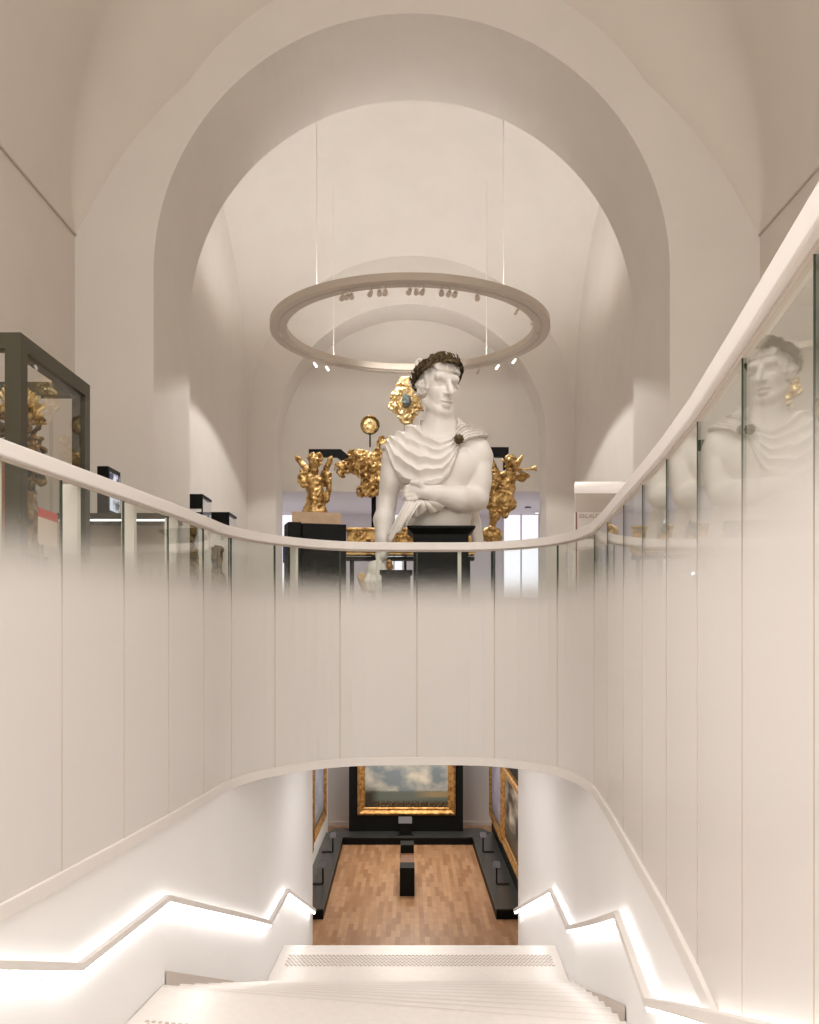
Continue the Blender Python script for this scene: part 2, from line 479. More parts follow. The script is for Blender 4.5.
        idx = np.full(cnt.shape, -1, np.int64); idx[act] = np.arange(act.sum())
        verts = acc[act] / cnt[act][:, None] * s.h + s.lo
        faces = []
        for ax in range(3):
            o1, o2 = [(1, 2), (2, 0), (0, 1)][ax]
            sa = [slice(None)] * 3; sb = [slice(None)] * 3
            sa[ax] = slice(0, -1); sb[ax] = slice(1, None)
            A, B = ins[tuple(sa)], ins[tuple(sb)]
            for flip in (False, True):
                I = np.argwhere((A & ~B) if not flip else (~A & B))
                if not len(I): continue
                q = []
                for d1, d2 in ((0, 0), (-1, 0), (-1, -1), (0, -1)):
                    J = I.copy(); J[:, o1] += d1; J[:, o2] += d2
                    q.append(idx[tuple(J.T)])
                q = np.stack(q, 1)
                faces.append(q[:, ::-1] if flip else q)
        return verts, np.concatenate(faces)
    def build(s, name, mat, parent=None, scale=1.0, origin=(0, 0, 0), lap=2, rotz=0):
        v, f = s.mesh()
        v = v.astype(np.float64)
        for _ in range(lap):                       # light smoothing of the lattice
            acc = np.zeros_like(v); c = np.zeros(len(v))
            for a, b in ((0, 1), (1, 2), (2, 3), (3, 0)):
                np.add.at(acc, f[:, a], v[f[:, b]]); np.add.at(c, f[:, a], 1)
                np.add.at(acc, f[:, b], v[f[:, a]]); np.add.at(c, f[:, b], 1)
            v = v * .5 + acc / np.maximum(c, 1)[:, None] * .5
        if rotz:
            ca, sa = math.cos(rotz), math.sin(rotz)
            v = np.stack([v[:, 0] * ca - v[:, 1] * sa, v[:, 0] * sa + v[:, 1] * ca, v[:, 2]], 1)
        v *= scale
        me = bpy.data.meshes.new(name)
        me.vertices.add(len(v)); me.vertices.foreach_set('co', v.astype(np.float32).ravel())
        me.loops.add(f.size); me.loops.foreach_set('vertex_index', f.astype(np.int32).ravel())
        me.polygons.add(len(f)); me.polygons.foreach_set('loop_start', np.arange(0, f.size, 4, dtype=np.int32))
        me.polygons.foreach_set('use_smooth', np.ones(len(f), bool))
        me.update(calc_edges=True); me.validate()
        me.materials.append(mat)
        o = bpy.data.objects.new(name, me); COL.objects.link(o)
        o.location = Vector(origin)
        if parent is not None:
            o.parent = parent; o.location = Vector(origin) - WLOC.get(parent.name, parent.location)
        WLOC[o.name] = Vector(origin)
        return o

def rotm(yaw, pitch=0, roll=0):
    return np.array(Matrix.Rotation(yaw, 3, 'Z') @ Matrix.Rotation(pitch, 3, 'X') @ Matrix.Rotation(roll, 3, 'Y'))

# ------------------------------------------------------------------ plan of the stairwell
LEFT = [(-3.40, -2.0), (-3.02, 1.0), (-2.79, 2.8), (-2.64, 4.1), (-2.505, 5.15), (-2.385, 6.15), (-2.272, 7.13), (-2.172, 8.07), (-2.083, 9.06), (-1.985, 9.97)]
FAR = [(-1.63, 10.83), (-.90, 11.56), (.09, 11.71), (1.09, 11.60), (1.78, 10.85)]
RIGHT = [(1.97, 9.60), (1.88, 8.55), (1.757, 7.38), (1.646, 6.35), (1.545, 5.40), (1.421, 4.43), (1.262, 3.40), (1.112, 2.46), (.955, 1.46), (.81, .46), (.67, -.55), (.46, -2.0)]
JOINTS = LEFT + FAR + RIGHT

def catmull(P, n=6):
    out = []
    for i in range(len(P) - 1):
        p0 = Vector(P[max(i - 1, 0)]); p1 = Vector(P[i]); p2 = Vector(P[i + 1]); p3 = Vector(P[min(i + 2, len(P) - 1)])
        for k in range(n):
            t = k / n
            out.append(tuple(.5 * ((2 * p1) + (p2 - p0) * t + (2 * p0 - 5 * p1 + 4 * p2 - p3) * t * t + (3 * p1 - p0 - 3 * p2 + p3) * t ** 3)))
    out.append(tuple(P[-1]))
    return out

# panes at the two tight corners are curved, the straight runs stay flat facets
def pane_path(i):
    a, b = JOINTS[i], JOINTS[i + 1]
    if len(LEFT) - 2 <= i <= len(LEFT) + len(FAR) - 1:
        full = catmull(JOINTS, 6)
        return full[i * 6:(i + 1) * 6 + 1]
    return [a, b]
PLAN = []
for i in range(len(JOINTS) - 1):
    PLAN += pane_path(i)[:-1]
PLAN.append(JOINTS[-1])

def wall_x(side, y):
    P = (LEFT + [(-1.88, 11.3), (-1.84, 13.04), (-1.775, 16.25)]) if side < 0 else ([(1.97, 16.25), (2.11, 13.04), (2.07, 11.3)] + RIGHT)[::-1]
    P = sorted(P, key=lambda p: p[1])
    return float(np.interp(y, [p[1] for p in P], [p[0] for p in P]))

# ------------------------------------------------------------------ balustrade
Z_BOT, Z_TOP = E - 1.64, E + 1.05
bal = thing('glass_balustrade', 'long curved glass balustrade with white handrail, panes frosted white below, around the stairwell', 'balustrade', (0, 11.7, E))
m = MB().sweep([(x, y, E) for x, y in PLAN], [(-.045, 1.05), (.045, 1.05), (.045, 1.15), (-.045, 1.15)])
hr = m.build('handrail', M['rail_white'], bal, bevel=.008)
m = MB().sweep([(x, y, E) for x, y in PLAN], [(-.012, 1.03), (.012, 1.03), (.012, 1.05), (-.012, 1.05)])
m.build('rail_channel', M['skirting'], bal)
for i in range(len(JOINTS) - 1):
    pp = pane_path(i)
    MB().sweep([(x, y, 0) for x, y in pp], [(-.006, Z_BOT), (.006, Z_BOT), (.006, E + 1.03), (-.006, E + 1.03)]).build('glass_pane', M['frit'], bal)
for i in range(1, len(JOINTS) - 1):
    a, b = Vector(JOINTS[i - 1]), Vector(JOINTS[i + 1])
    t = (b - a).normalized(); p = Vector(JOINTS[i])
    ang = math.atan2(t.y, t.x)
    w = (.002 if p.y < 3 else .003 if p.y < 5 else .0045) if p.y < 9.7 else .008
    MB().box(p.x - w, p.x + w, p.y - .009, p.y + .009, Z_BOT, E + 1.03, rot=ang, c=(p.x, p.y)).build('joint_seal', M['seal'], bal)
MB().sweep([(x, y, E) for x, y in PLAN], [(-.05, -1.745), (.03, -1.745), (.03, -1.64), (-.05, -1.64)]).build('bottom_trim', M['rail_white'], bal, bevel=.006)
# fins that carry the rail
def outward(p, t):
    return Vector((-t.y, t.x))
for i in range(3, len(LEFT) - 1):
    a, b = Vector(JOINTS[i]), Vector(JOINTS[i + 1]); p = a.lerp(b, .3); t = (b - a).normalized(); o = outward(p, t)
    c = p + o * .075
    MB().box(c.x - .025, c.x + .025, c.y - .055, c.y + .055, E + .06, E + 1.05, rot=math.atan2(t.y, t.x), c=(c.x, c.y)).build('post', M['rail_white'], bal)
for x, y in ((-1.38, 11.13), (-.415, 11.67), (.64, 11.70), (1.83, 10.65)):
    q = min(range(len(PLAN) - 1), key=lambda k: (Vector(PLAN[k]) - Vector((x, y))).length)
    t = (Vector(PLAN[q + 1]) - Vector(PLAN[q])).normalized(); o = outward(None, t); c = Vector((x, y)) + o * .08
    MB().box(c.x - .022, c.x + .022, c.y - .05, c.y + .05, E + .06, E + 1.05, rot=math.atan2(t.y, t.x), c=(c.x, c.y)).build('post', M['rail_white'], bal)

# ------------------------------------------------------------------ upper floor slab with the stairwell cut out
HX0, HX1, HY0 = -5.68, 5.93, -7.0
z0, z1 = E - 1.74, E + .05
def off_plan(d):
    out = []
    P = [Vector(p) for p in PLAN]
    for i, p in enumerate(P):
        t = (P[min(i + 1, len(P) - 1)] - P[max(i - 1, 0)]).normalized()
        out.append(tuple(p + Vector((-t.y, t.x)) * d))
    return out
OP = off_plan(.03)
slab_poly = [(-9, -2.0)] + [OP[0]] + OP[1:] + [(9, -2.0), (9, 38), (-9, 38)]
fl = MB().prism(slab_poly, z0, z1).build('floor_upper', M['upper_floor']); struct(fl)
bm = bmesh.new(); bm.from_mesh(fl.data); bmesh.ops.triangulate(bm, faces=[f for f in bm.faces if len(f.verts) > 4]); bm.to_mesh(fl.data); bm.free()
struct(MB().box(-9, 9, HY0 - 1, -2.0, z0, z1).build('floor_rear', M['upper_floor']))

# ------------------------------------------------------------------ stair walls below the balustrade
SW_L = LEFT + [(-1.88, 11.3), (-1.84, 13.04), (-1.775, 16.25)]
SW_R = [(1.97, 16.25), (2.11, 13.04), (2.07, 11.3)] + RIGHT
struct(MB().sweep([(x, y, 0) for x, y in SW_L], [(-.30, 0), (0, 0), (0, E - 1.74), (-.30, E - 1.74)]).build('wall_left', M['white_wall']))
struct(MB().sweep([(x, y, 0) for x, y in SW_R], [(-.30, 0), (0, 0), (0, E - 1.74), (-.30, E - 1.74)]).build('wall_right', M['white_wall']))
struct(MB().box(-3.5, .6, -2.3, -2.0, 0, E - 1.74).build('wall_rear', M['white_wall']))

# ------------------------------------------------------------------ staircase
st = thing('staircase', 'pale stone staircase descending in flights and landings to the lower gallery', 'staircase', (0, 8, 0))
D0, D1, D2 = 1.60, 3.12, 4.55
def edge(yl, yr):
    return (wall_x(-1, yl), yl), (wall_x(1, yr), yr)
def slab(e0, e1, drop, th=.25, ins=.004):
    (l0, r0), (l1, r1) = e0, e1
    ys = lambda a, b, n=6: [a + (b - a) * k / n for k in range(n + 1)]
    Lp = [(wall_x(-1, y) + ins, y) for y in ys(l0[1], l1[1])]; Rp = [(wall_x(1, y) - ins, y) for y in ys(r0[1], r1[1])]
    return MB().prism(Lp + Rp[::-1], E - drop - th, E - drop)
EA0, EA1 = edge(-1.9, -1.9), edge(2.05, 1.55)
EB0, EB1 = edge(6.25, 5.6), edge(7.95, 7.2)
EC0, EC1 = edge(11.3, 11.3), edge(13.04, 13.04)
ED = edge(17.3, 17.3)
slab(EA0, EA1, D0, ins=.04).build('landing', M['step_stone'], st)
slab(EB0, EB1, D1).build('landing', M['step_stone'], st, bevel=.012)
slab(EC0, EC1, D2).build('landing', M['step_stone'], st, bevel=.012)
def flight(e0, e1, d0, d1, n, ins=.006):
    m = MB()
    rise = (d1 - d0) / n
    for k in range(n - 1):
        f0, f1 = k / (n - 1), (k + 1) / (n - 1)
        yl0 = e0[0][1] + (e1[0][1] - e0[0][1]) * f0; yl1 = e0[0][1] + (e1[0][1] - e0[0][1]) * f1
        yr0 = e0[1][1] + (e1[1][1] - e0[1][1]) * f0; yr1 = e0[1][1] + (e1[1][1] - e0[1][1]) * f1
        d = d0 + rise * (k + 1)
        m.prism([(wall_x(-1, yl0) + ins, yl0), (wall_x(1, yr0) - ins, yr0), (wall_x(1, yr1) - ins, yr1), (wall_x(-1, yl1) + ins, yl1)], E - d - .34, E - d)
    return m
flight(EA1, EB0, D0, D1, 9, .04).build('flight', M['step_stone'], st)
flight(EB1, EC0, D1, D2, 9).build('flight', M['step_stone'], st)
flight(EC1, ED, D2, E, 11).build('flight', M['step_stone'], st)
# skirting along the second flight
for side, ya, yb in ((-1, 8.0, 11.3), (1, 7.25, 11.3)):
    m = MB(); n = 10
    for k in range(n):
        t0, t1 = k / n, (k + 1) / n
        y0_, y1_ = ya + (yb - ya) * t0, ya + (yb - ya) * t1
        zc = E - D1 - (D2 - D1) * t0
        zd = E - D1 - (D2 - D1) * t1
        x0_, x1_ = wall_x(side, y0_) - side * .012, wall_x(side, y1_) - side * .012
        m.quad((x0_, y0_, zc - .3), (x1_, y1_, zd - .3), (x1_, y1_, zd + .1), (x0_, y0_, zc + .1))
    m.build('skirting', M['skirting'], st, recalc=False)
# slightly darker nosing line at every tread edge of the second flight and on the landings
def nosing(e0, e1, d0, d1, n):
    m = MB(); rise = (d1 - d0) / n
    for k in range(n):
        f1 = k / (n - 1)
        yl = e0[0][1] + (e1[0][1] - e0[0][1]) * f1 - .008; yr = e0[1][1] + (e1[1][1] - e0[1][1]) * f1 - .008
        z = E - d0 - rise * k + .0015
        a, b = Vector((wall_x(-1, yl) + .01, yl, z)), Vector((wall_x(1, yr) - .01, yr, z))
        m.quad(a - Vector((0, .05, 0)), b - Vector((0, .05, 0)), b - Vector((0, .025, 0)), a - Vector((0, .025, 0)))
    return m
nosing(EB1, EC0, D1, D2, 9).build('nosing', M['nosing'], st, recalc=False)
# tactile studs near each landing edge
def studs(yl, yr, drop, rows=6):
    m = MB()
    for r in range(rows):
        f = r * .055
        L = Vector((wall_x(-1, yl - f), yl - f)); R = Vector((wall_x(1, yr - f), yr - f)); n = int((R - L).length / .055)
        for k in range(3, n - 2):
            p = L.lerp(R, (k + (.5 if r % 2 else 0)) / n)
            z = E - drop; q = []
            for ring, (rr, hh) in enumerate(((.021, 0), (.016, .007))):
                q.append([(p.x + rr * math.cos(a * PI / 3), p.y + rr * math.sin(a * PI / 3), z + hh) for a in range(6)])
            b = len(m.v); m.v += q[0] + q[1]
            m.f.append(tuple(b + 6 + a for a in range(6))); m.mi.append(0)
            for a in range(6):
                m.f.append((b + a, b + (a + 1) % 6, b + 6 + (a + 1) % 6, b + 6 + a)); m.mi.append(0)
    return m
studs(12.62, 12.62, D2, 8).build('tactile_strip', M['stud'], st)['kind'] = 'stuff'
studs(7.22, 6.5, D1).build('tactile_strip', M['stud'], st)['kind'] = 'stuff'

# lit handrails
def handrail(side, Y, label):
    """Y: list of (y, drop) corners"""
    pts = [Vector((wall_x(side, y) - side * .085, y, E - d)) for y, d in Y]
    dense = []
    for a, b in zip(pts[:-1], pts[1:]):
        n = max(2, int((b - a).length / .5))
        for k in range(n):
            q = a.lerp(b, k / n)
            dense.append((wall_x(side, q.y) - side * .085, q.y, q.z))
    dense.append(tuple(pts[-1]))
    h = thing('handrail', label, 'handrail', tuple(pts[2]), 'lit stair handrails')
    MB().sweep(dense, [(-.026, -.03), (.026, -.03), (.026, .03), (-.026, .03)]).build('rail_bar', M['rail_white'], h, bevel=.006)
    s = side * .010                       # led channel just under the bar
    MB().sweep(dense, [(s - .015, -.058), (s + .015, -.058), (s + .015, -.034), (s - .015, -.034)]).build('led_strip', M['led'], h)
    for a, b in zip(pts[:-1], pts[1:]):
        n = max(1, int((b - a).length / 1.0))
        for k in range(n):
            q = a.lerp(b, (k + .5) / n); w = wall_x(side, q.y)
            x0_, x1_ = sorted((w - side * (.002 if q.z < E - 1.9 else .034), w - side * .085))
            MB().box(x0_, x1_, q.y - .012, q.y + .012, q.z - .1, q.z - .03).build('bracket', M['rail_white'], h)
handrail(-1, [(-1.5, .78), (2.2, .78), (6.25, 2.33), (7.85, 2.33), (11.5, 3.73), (12.93, 3.73), (16.0, 4.97)],
         'white handrail with glowing strip running down the left stair wall')
handrail(1, [(-1.5, .78), (1.8, .86), (5.6, 2.31), (7.2, 2.27), (11.3, 3.73), (12.95, 3.73), (16.2, 5.03)],
         'white handrail with glowing strip running down the right stair wall')

# ------------------------------------------------------------------ hall in front of the arch
ZA, ZB = 15.25, 17.75
AX, AR, AH = .03, 4.375, E + 6.09           # arch axis, radius, springing
WH = E + 6.72                                # hall springing
HXC = (HX0 + HX1) / 2; HR = (HX1 - HX0) / 2
NS = 64
struct(MB().box(HX0 - .3, HX0, HY0, ZA, z1, WH).build('wall_hall_left', M['plaster_hall']))
struct(MB().box(HX1, HX1 + .3, HY0, ZA, z1, WH).build('wall_hall_right', M['plaster_hall']))
struct(MB().box(HX0 - .3, HX1 + .3, HY0 - .3, HY0, z1, WH + HR + .3).build('wall_hall_rear', simple('taupe', rgb(86, 80, 74), .8)))  # unseen wall, coloured dark to dim its reflection in the glass
struct(MB().box(HX0, HX0 + .035, HY0, ZA, WH - .03, WH).build('shadow_trim_left', M['skirting']))  # crease ledge, coloured darker to draw its thin shadow line
struct(MB().box(HX1 - .035, HX1, HY0, ZA, WH - .03, WH).build('shadow_trim_right', M['skirting']))  # same darker strip for the shadow line on the right
rows = []
for y in (HY0, 0, 5, 10):
    rows.append([(HXC - HR * math.cos(PI * k / NS), y, WH + HR * math.sin(PI * k / NS)) for k in range(NS + 1)])
for q in range(13):                          # the vault rolls softly into the arch wall
    th_ = PI / 2 * q / 12; row = []
    for k in range(NS + 1):
        f_ = PI * k / NS; r_ = 1.15 * min(1.0, math.sin(f_) / .55) ** .8 + .0005
        R_ = HR - r_ * (1 - math.cos(th_))
        row.append((HXC - R_ * math.cos(f_), ZA - .003 - r_ * (1 - math.sin(th_)), WH + R_ * math.sin(f_)))
    rows.append(row)
struct(MB().grid(rows).build('ceiling_hall', M['plaster_hall'], smooth=True))
# wall with the big arch (front face, soffit, rear face)
def arch_pts(n=NS, r=AR, h=AH):
    return [(AX - r, z1)] + [(AX - r * math.cos(PI * k / n), h + r * math.sin(PI * k / n)) for k in range(n + 1)] + [(AX + r, z1)]
m = MB()
top = E + 13.6
AP = arch_pts()
for yy in (ZA, ZB):
    outer = []
    for (x, z) in AP:
        if z <= z1 + 1e-6: outer.append((-7.5 if x < AX else 7.5, z))
        else:
            a = math.atan2(z - AH, x - AX)
            if abs(math.cos(a)) * (top - AH) > abs(math.sin(a)) * 7.5:
                outer.append((7.5 if math.cos(a) > 0 else -7.5, AH + 7.5 * math.tan(a) * (1 if math.cos(a) > 0 else -1)))
            else:
                outer.append((AX + (top - AH) / math.tan(a) if abs(math.sin(a)) > 1e-6 else x, top))
    m.grid([[(x, yy, z) for x, z in AP], [(x, yy, z) for x, z in outer]])
m.grid([[(x, ZA, z) for x, z in AP], [(x, ZB, z) for x, z in AP]])
wa = m.build('wall_arch', M['plaster'], recalc=False)
struct(wa)

# ------------------------------------------------------------------ vaulted room beyond the arch
VC = 22.85; VH = 5.1; VZ = E + 6.55
SR = VH * math.sqrt(2)
rows = []
n = 56
for i in range(n + 1):
    y = VC - VH + 2 * VH * i / n
    rows.append([(AX - VH + 2 * VH * j / n, y, VZ + math.sqrt(max(0, SR ** 2 - (-VH + 2 * VH * j / n) ** 2 - (y - VC) ** 2))) for j in range(n + 1)])
struct(MB().grid(rows).build('ceiling_vault', M['plaster'], smooth=True))
for side, nm in ((-1, 'wall_vault_left'), (1, 'wall_vault_right')):
    x = AX + side * (VH - .02)
    m = MB()
    ys = [VC - VH + 2 * VH * i / n for i in range(n + 1)]
    m.grid([[(x, y, z1) for y in ys], [(x, y, VZ + math.sqrt(max(0, VH ** 2 - (y - VC) ** 2)) + .02) for y in ys]])
    struct(m.build(nm, M['plaster'], recalc=False))
# rear wall of the vaulted room: lunette over a wide opening
YB, YB2 = VC + VH, 29.4
BR, BH = 4.2, E + 5.95
m = MB()
bp = [(AX - BR, z1)] + [(AX - BR * math.cos(PI * k / NS), BH + BR * math.sin(PI * k / NS)) for k in range(NS + 1)] + [(AX + BR, z1)]
op = []
for x, z in bp:
    if z <= z1 + 1e-6: op.append((AX + math.copysign(VH, x - AX), z))
    else:
        a = math.atan2(z - BH, x - AX)
        q = VH * math.cos(a)
        op.append((AX + q, VZ + math.sqrt(max(0, VH ** 2 - q * q)) if z > BH + .01 else z))
m.grid([[(x, YB, z) for x, z in bp], [(x, YB, z) for x, z in op]])
m.grid([[(x, YB, z) for x, z in bp], [(x, YB2, z) for x, z in bp]])
ln = [(AX - BR * math.cos(PI * k / NS), BH + BR * math.sin(PI * k / NS)) for k in range(NS + 1)]
LZ = E + 4.55
m.grid([[(x, YB2 - .05, LZ) for x, z in ln], [(x, YB2 - .05, z) for x, z in ln]])
struct(m.build('wall_lunette', M['plaster'], recalc=False))
# room with windows behind
struct(MB().box(-7, 7, YB2 - .04, 35.5, LZ, LZ + .2).build('ceiling_window_room', M['lav_ceiling']))
struct(MB().box(-7, 7, 35.2, 35.5, z1, LZ).build('wall_window_room', M['lav_ceiling']))
struct(MB().box(-7.2, -7, YB2, 35.5, z1, LZ).build('wall_window_left', M['lav_ceiling']))
struct(MB().box(7, 7.2, YB2, 35.5, z1, LZ).build('wall_window_right', M['lav_ceiling']))
for k, (xa, xb) in enumerate(((262, 296), (386, 402), (504, 538))):
    y = 35.15
    a = at(xa, 515, y); b = at(xb, 598, y)
    w = bpy.data.objects.new('window_%d' % (k + 1), None); COL.objects.link(w); w.location = ((a.x + b.x) / 2, y, b.z); struct(w)
    MB().box(a.x, b.x, y - .02, y, b.z, a.z).build('window_blind', M['window_glow'], w)
    fr = MB()
    xm = (a.x + b.x) / 2
    for u0, u1 in ((a.x - .05, a.x), (xm - .03, xm + .03), (b.x, b.x + .05)): fr.box(u0, u1, y - .05, y + .01, b.z, a.z)
    fr.box(a.x - .05, b.x + .05, y - .05, y + .01, a.z, a.z + .05)
    fr.box(a.x - .05, b.x + .05, y - .05, y + .01, b.z - .05, b.z)
    fr.build('window_frame', M['lav_ceiling'], w)
for k, (px, py, Y) in enumerate(((276, 502, 32), (528, 502, 33), (537, 505, 34.5))):
    p = at(px, py, Y); p.z = LZ
    d = thing('recessed_spotlight', ['dark recessed ceiling spot above the window beside the gilded angel', 'dark recessed ceiling spot above the window right of the trumpet angel', 'small glowing ceiling spot nearest the right pier'][k], 'spotlight', p, 'recessed spots in the far ceiling')
    MB().tube([(p.x, p.y, p.z - .03), (p.x, p.y, p.z)], .12 if k < 2 else .09, 16).build('trim_ring', M['black'] if k < 2 else M['white_paint'], d)
    MB().tube([(p.x, p.y, p.z - .04), (p.x, p.y, p.z - .03)], .06, 12).build('lens', M['grey_plate'] if k < 2 else M['spot_glow'], d)

# ------------------------------------------------------------------ ring lamp
RC, RR = 23.1, 3.56
RZ = E + 7.62
ring = thing('ring_chandelier', 'large flat white ring lamp hung on thin rods under the vault', 'ceiling lamp', (0, RC, RZ))
NR = 96
rp = [(RR * math.cos(2 * PI * k / NR), RC + RR * math.sin(2 * PI * k / NR), RZ) for k in range(NR)]
W = .42
# counter-clockwise travel: right side of travel is outward, so the body lies at negative side offsets
MB().sweep(rp, [(-W, 0), (0, 0), (0, .17), (-.05, .17), (-.05, .05), (-W + .05, .05), (-W + .05, .17), (-W, .17)], closed=True).build('ring_body', M['lamp_metal'], ring, smooth=False)
MB().sweep(rp, [(-W + .08, .052), (-.08, .052), (-.08, .06), (-W + .08, .06)], closed=True).build('uplight_strip', emit('uplight', (1, .98, .955, 1), 15.0), ring)
MB().sweep([(q[0], q[1], q[2]) for q in rp], [(-W * .56, -.012), (-W * .44, -.012), (-W * .44, .0), (-W * .56, .0)], closed=True).build('spot_track', M['skirting'], ring)
for sx in (-1, 1):
    for ang in (39.5, 139.5):
        a = math.radians(ang)
        x, y = sx * (RR - W / 2) * math.sin(a), RC - (RR - W / 2) * math.cos(a)
        zt = VZ + math.sqrt(max(0, SR ** 2 - (x - AX) ** 2 - (y - VC) ** 2))
        MB().tube([(x, y, RZ + .17), (x, y, zt)], .011, 8).build('suspension_rod', M['rod_pale'], ring)
rmid = RR - W / 2
for k, px in enumerate((343, 348, 352, 372, 380, 386, 410, 416, 423, 441, 449, 455, 477)):
    a = math.asin(max(-1, min(1, (px - 410) / F * 20.2 / rmid)))
    x, y = rmid * math.sin(a), RC - rmid * math.cos(a)
    s = MB().tube([(x, y, RZ - .14), (x, y, RZ - .012)], .012, 8).build('spotlight', M['lamp_metal'], ring)
    MB().tube([(x, y, RZ - .14), (x + random.uniform(-.04, .04), y - .10, RZ - .24)], [.045, .06], 12).build('spot_head', M['lamp_metal'], s)
for px, py, lit in ((287, 333, 0), (314, 358, 1), (327, 362, 1), (478, 365, 0), (499, 362, 1), (515, 352, 1), (528, 330, 0), (536, 318, 0), (519, 308, 0)):
    # solve the ring angle for this direction
    best = min((abs((rmid * math.sin(t) / (RC - rmid * math.cos(t)) * F + 410) - px) + abs((631 - (RZ - .15 - E) / (RC - rmid * math.cos(t)) * F) - py), t) for t in np.linspace(-PI, PI, 360))
    t = best[1]; x, y = rmid * math.sin(t), RC - rmid * math.cos(t)
    s = MB().tube([(x, y, RZ - .14), (x, y, RZ - .012)], .012, 8).build('spotlight', M['lamp_metal'], ring)
    MB().tube([(x, y, RZ - .14), (x * .97, y + (RC - y) * .03, RZ - .26)], [.028, .036], 12).build('spot_head', M['spot_glow'] if lit else M['lamp_metal'], s)

# ------------------------------------------------------------------ exhibition panel inside the right pier
YP = 19.6
a = at(576, 483, YP); b = at(648, 690, YP); b.z = z1
xr = AX + VH - .06
pn = thing('signboard', 'white signboard with red edge line and pale heading under a glowing stand-in canopy', 'panel', ((a.x + xr) / 2, YP, z1))
MB().box(a.x, xr, YP + .05, YP + .25, z1, at(0, 512, YP).z).build('board', M['white_paint'], pn)
m = MB()
prof = []
zc = at(0, 487, YP).z
rows = []
for t in np.linspace(0, 1, 14):
    a_ = math.radians(150 - 150 * t)
    rows.append([(a.x, YP + .12 - .12 * math.sin(a_), zc + .14 * math.cos(PI - a_) * -1), (xr, YP + .12 - .12 * math.sin(a_), zc + .14 * math.cos(PI - a_) * -1)])
rows = [[(a.x, YP + .05, at(0, 512, YP).z), (xr, YP + .05, at(0, 512, YP).z)], [(a.x, YP + .06, zc - .14), (xr, YP + .06, zc - .14)]]
MB().box(a.x, xr, YP + .07, YP + .2, at(0, 512, YP).z, zc + .02).build('upper_panel', simple('panel_grey', rgb(206, 196, 186), .6), pn)
MB().tube([(a.x, YP + .1, zc), (xr, YP + .1, zc)], .13, 24).build('cove', emit('cove_glow', rgb(236, 226, 218), .45), pn, smooth=True)  # glowing tube added in place of a lit soffit band
MB().box(a.x - .0, a.x + .03, YP + .03, YP + .05, z1, at(0, 512, YP).z).build('edge_line', M['maroon'], pn)
cu = bpy.data.curves.new('heading', 'FONT'); cu.body = 'ESCALES'; cu.size = .125; cu.extrude = .002
cu.materials.append(M['text_grey'])
to_ = bpy.data.objects.new('heading_curve', cu); COL.objects.link(to_)
bpy.context.view_layer.update()
me_ = bpy.data.meshes.new_from_object(to_.evaluated_get(bpy.context.evaluated_depsgraph_get()))
bpy.data.objects.remove(to_); bpy.data.curves.remove(cu)
to = bpy.data.objects.new('heading', me_); COL.objects.link(to); to.parent = pn
if not me_.materials: me_.materials.append(M['text_grey'])
to.rotation_euler = (PI / 2, 0, 0); to.location = Vector((at(579.5, 0, YP).x, YP + .046, at(0, 517.5, YP).z)) - pn.location

# ------------------------------------------------------------------ sculptures
def curl(Fd, c, R, turns, start, r0, r1, plane=(1, 0, 0, 0, 0, 1), k=1.0, n=10, dy=0):
    P = []
    for i in range(n + 1):
        t = i / n; a = start + turns * 2 * PI * t; rr = R * (1 - .75 * t)
        P.append((c[0] + rr * math.cos(a), c[1] + dy * t + .5 * math.sin(3 * a), c[2] + rr * math.sin(a)))
    Fd.chain(P, [r0 + (r1 - r0) * i / n for i in range(n + 1)], k)

def ornament(Fd, rnd, centres, n_each=4, R=(3, 6), r=(1.6, .8), jy=3):
    for (cx, cz, s) in centres:
        Fd.ell((cx, 0, cz), (s, s * .6, s), 2)
        for _ in range(n_each):
            a = rnd.uniform(0, 2 * PI); d = rnd.uniform(.3, .9) * s
            curl(Fd, (cx + d * math.cos(a), rnd.uniform(-jy, 0) - s * .4, cz + d * math.sin(a)), rnd.uniform(*R), rnd.choice((-1, 1)) * rnd.uniform(.6, 1.2), rnd.uniform(0, 6.28), r[0], r[1], dy=rnd.uniform(-2, 2))

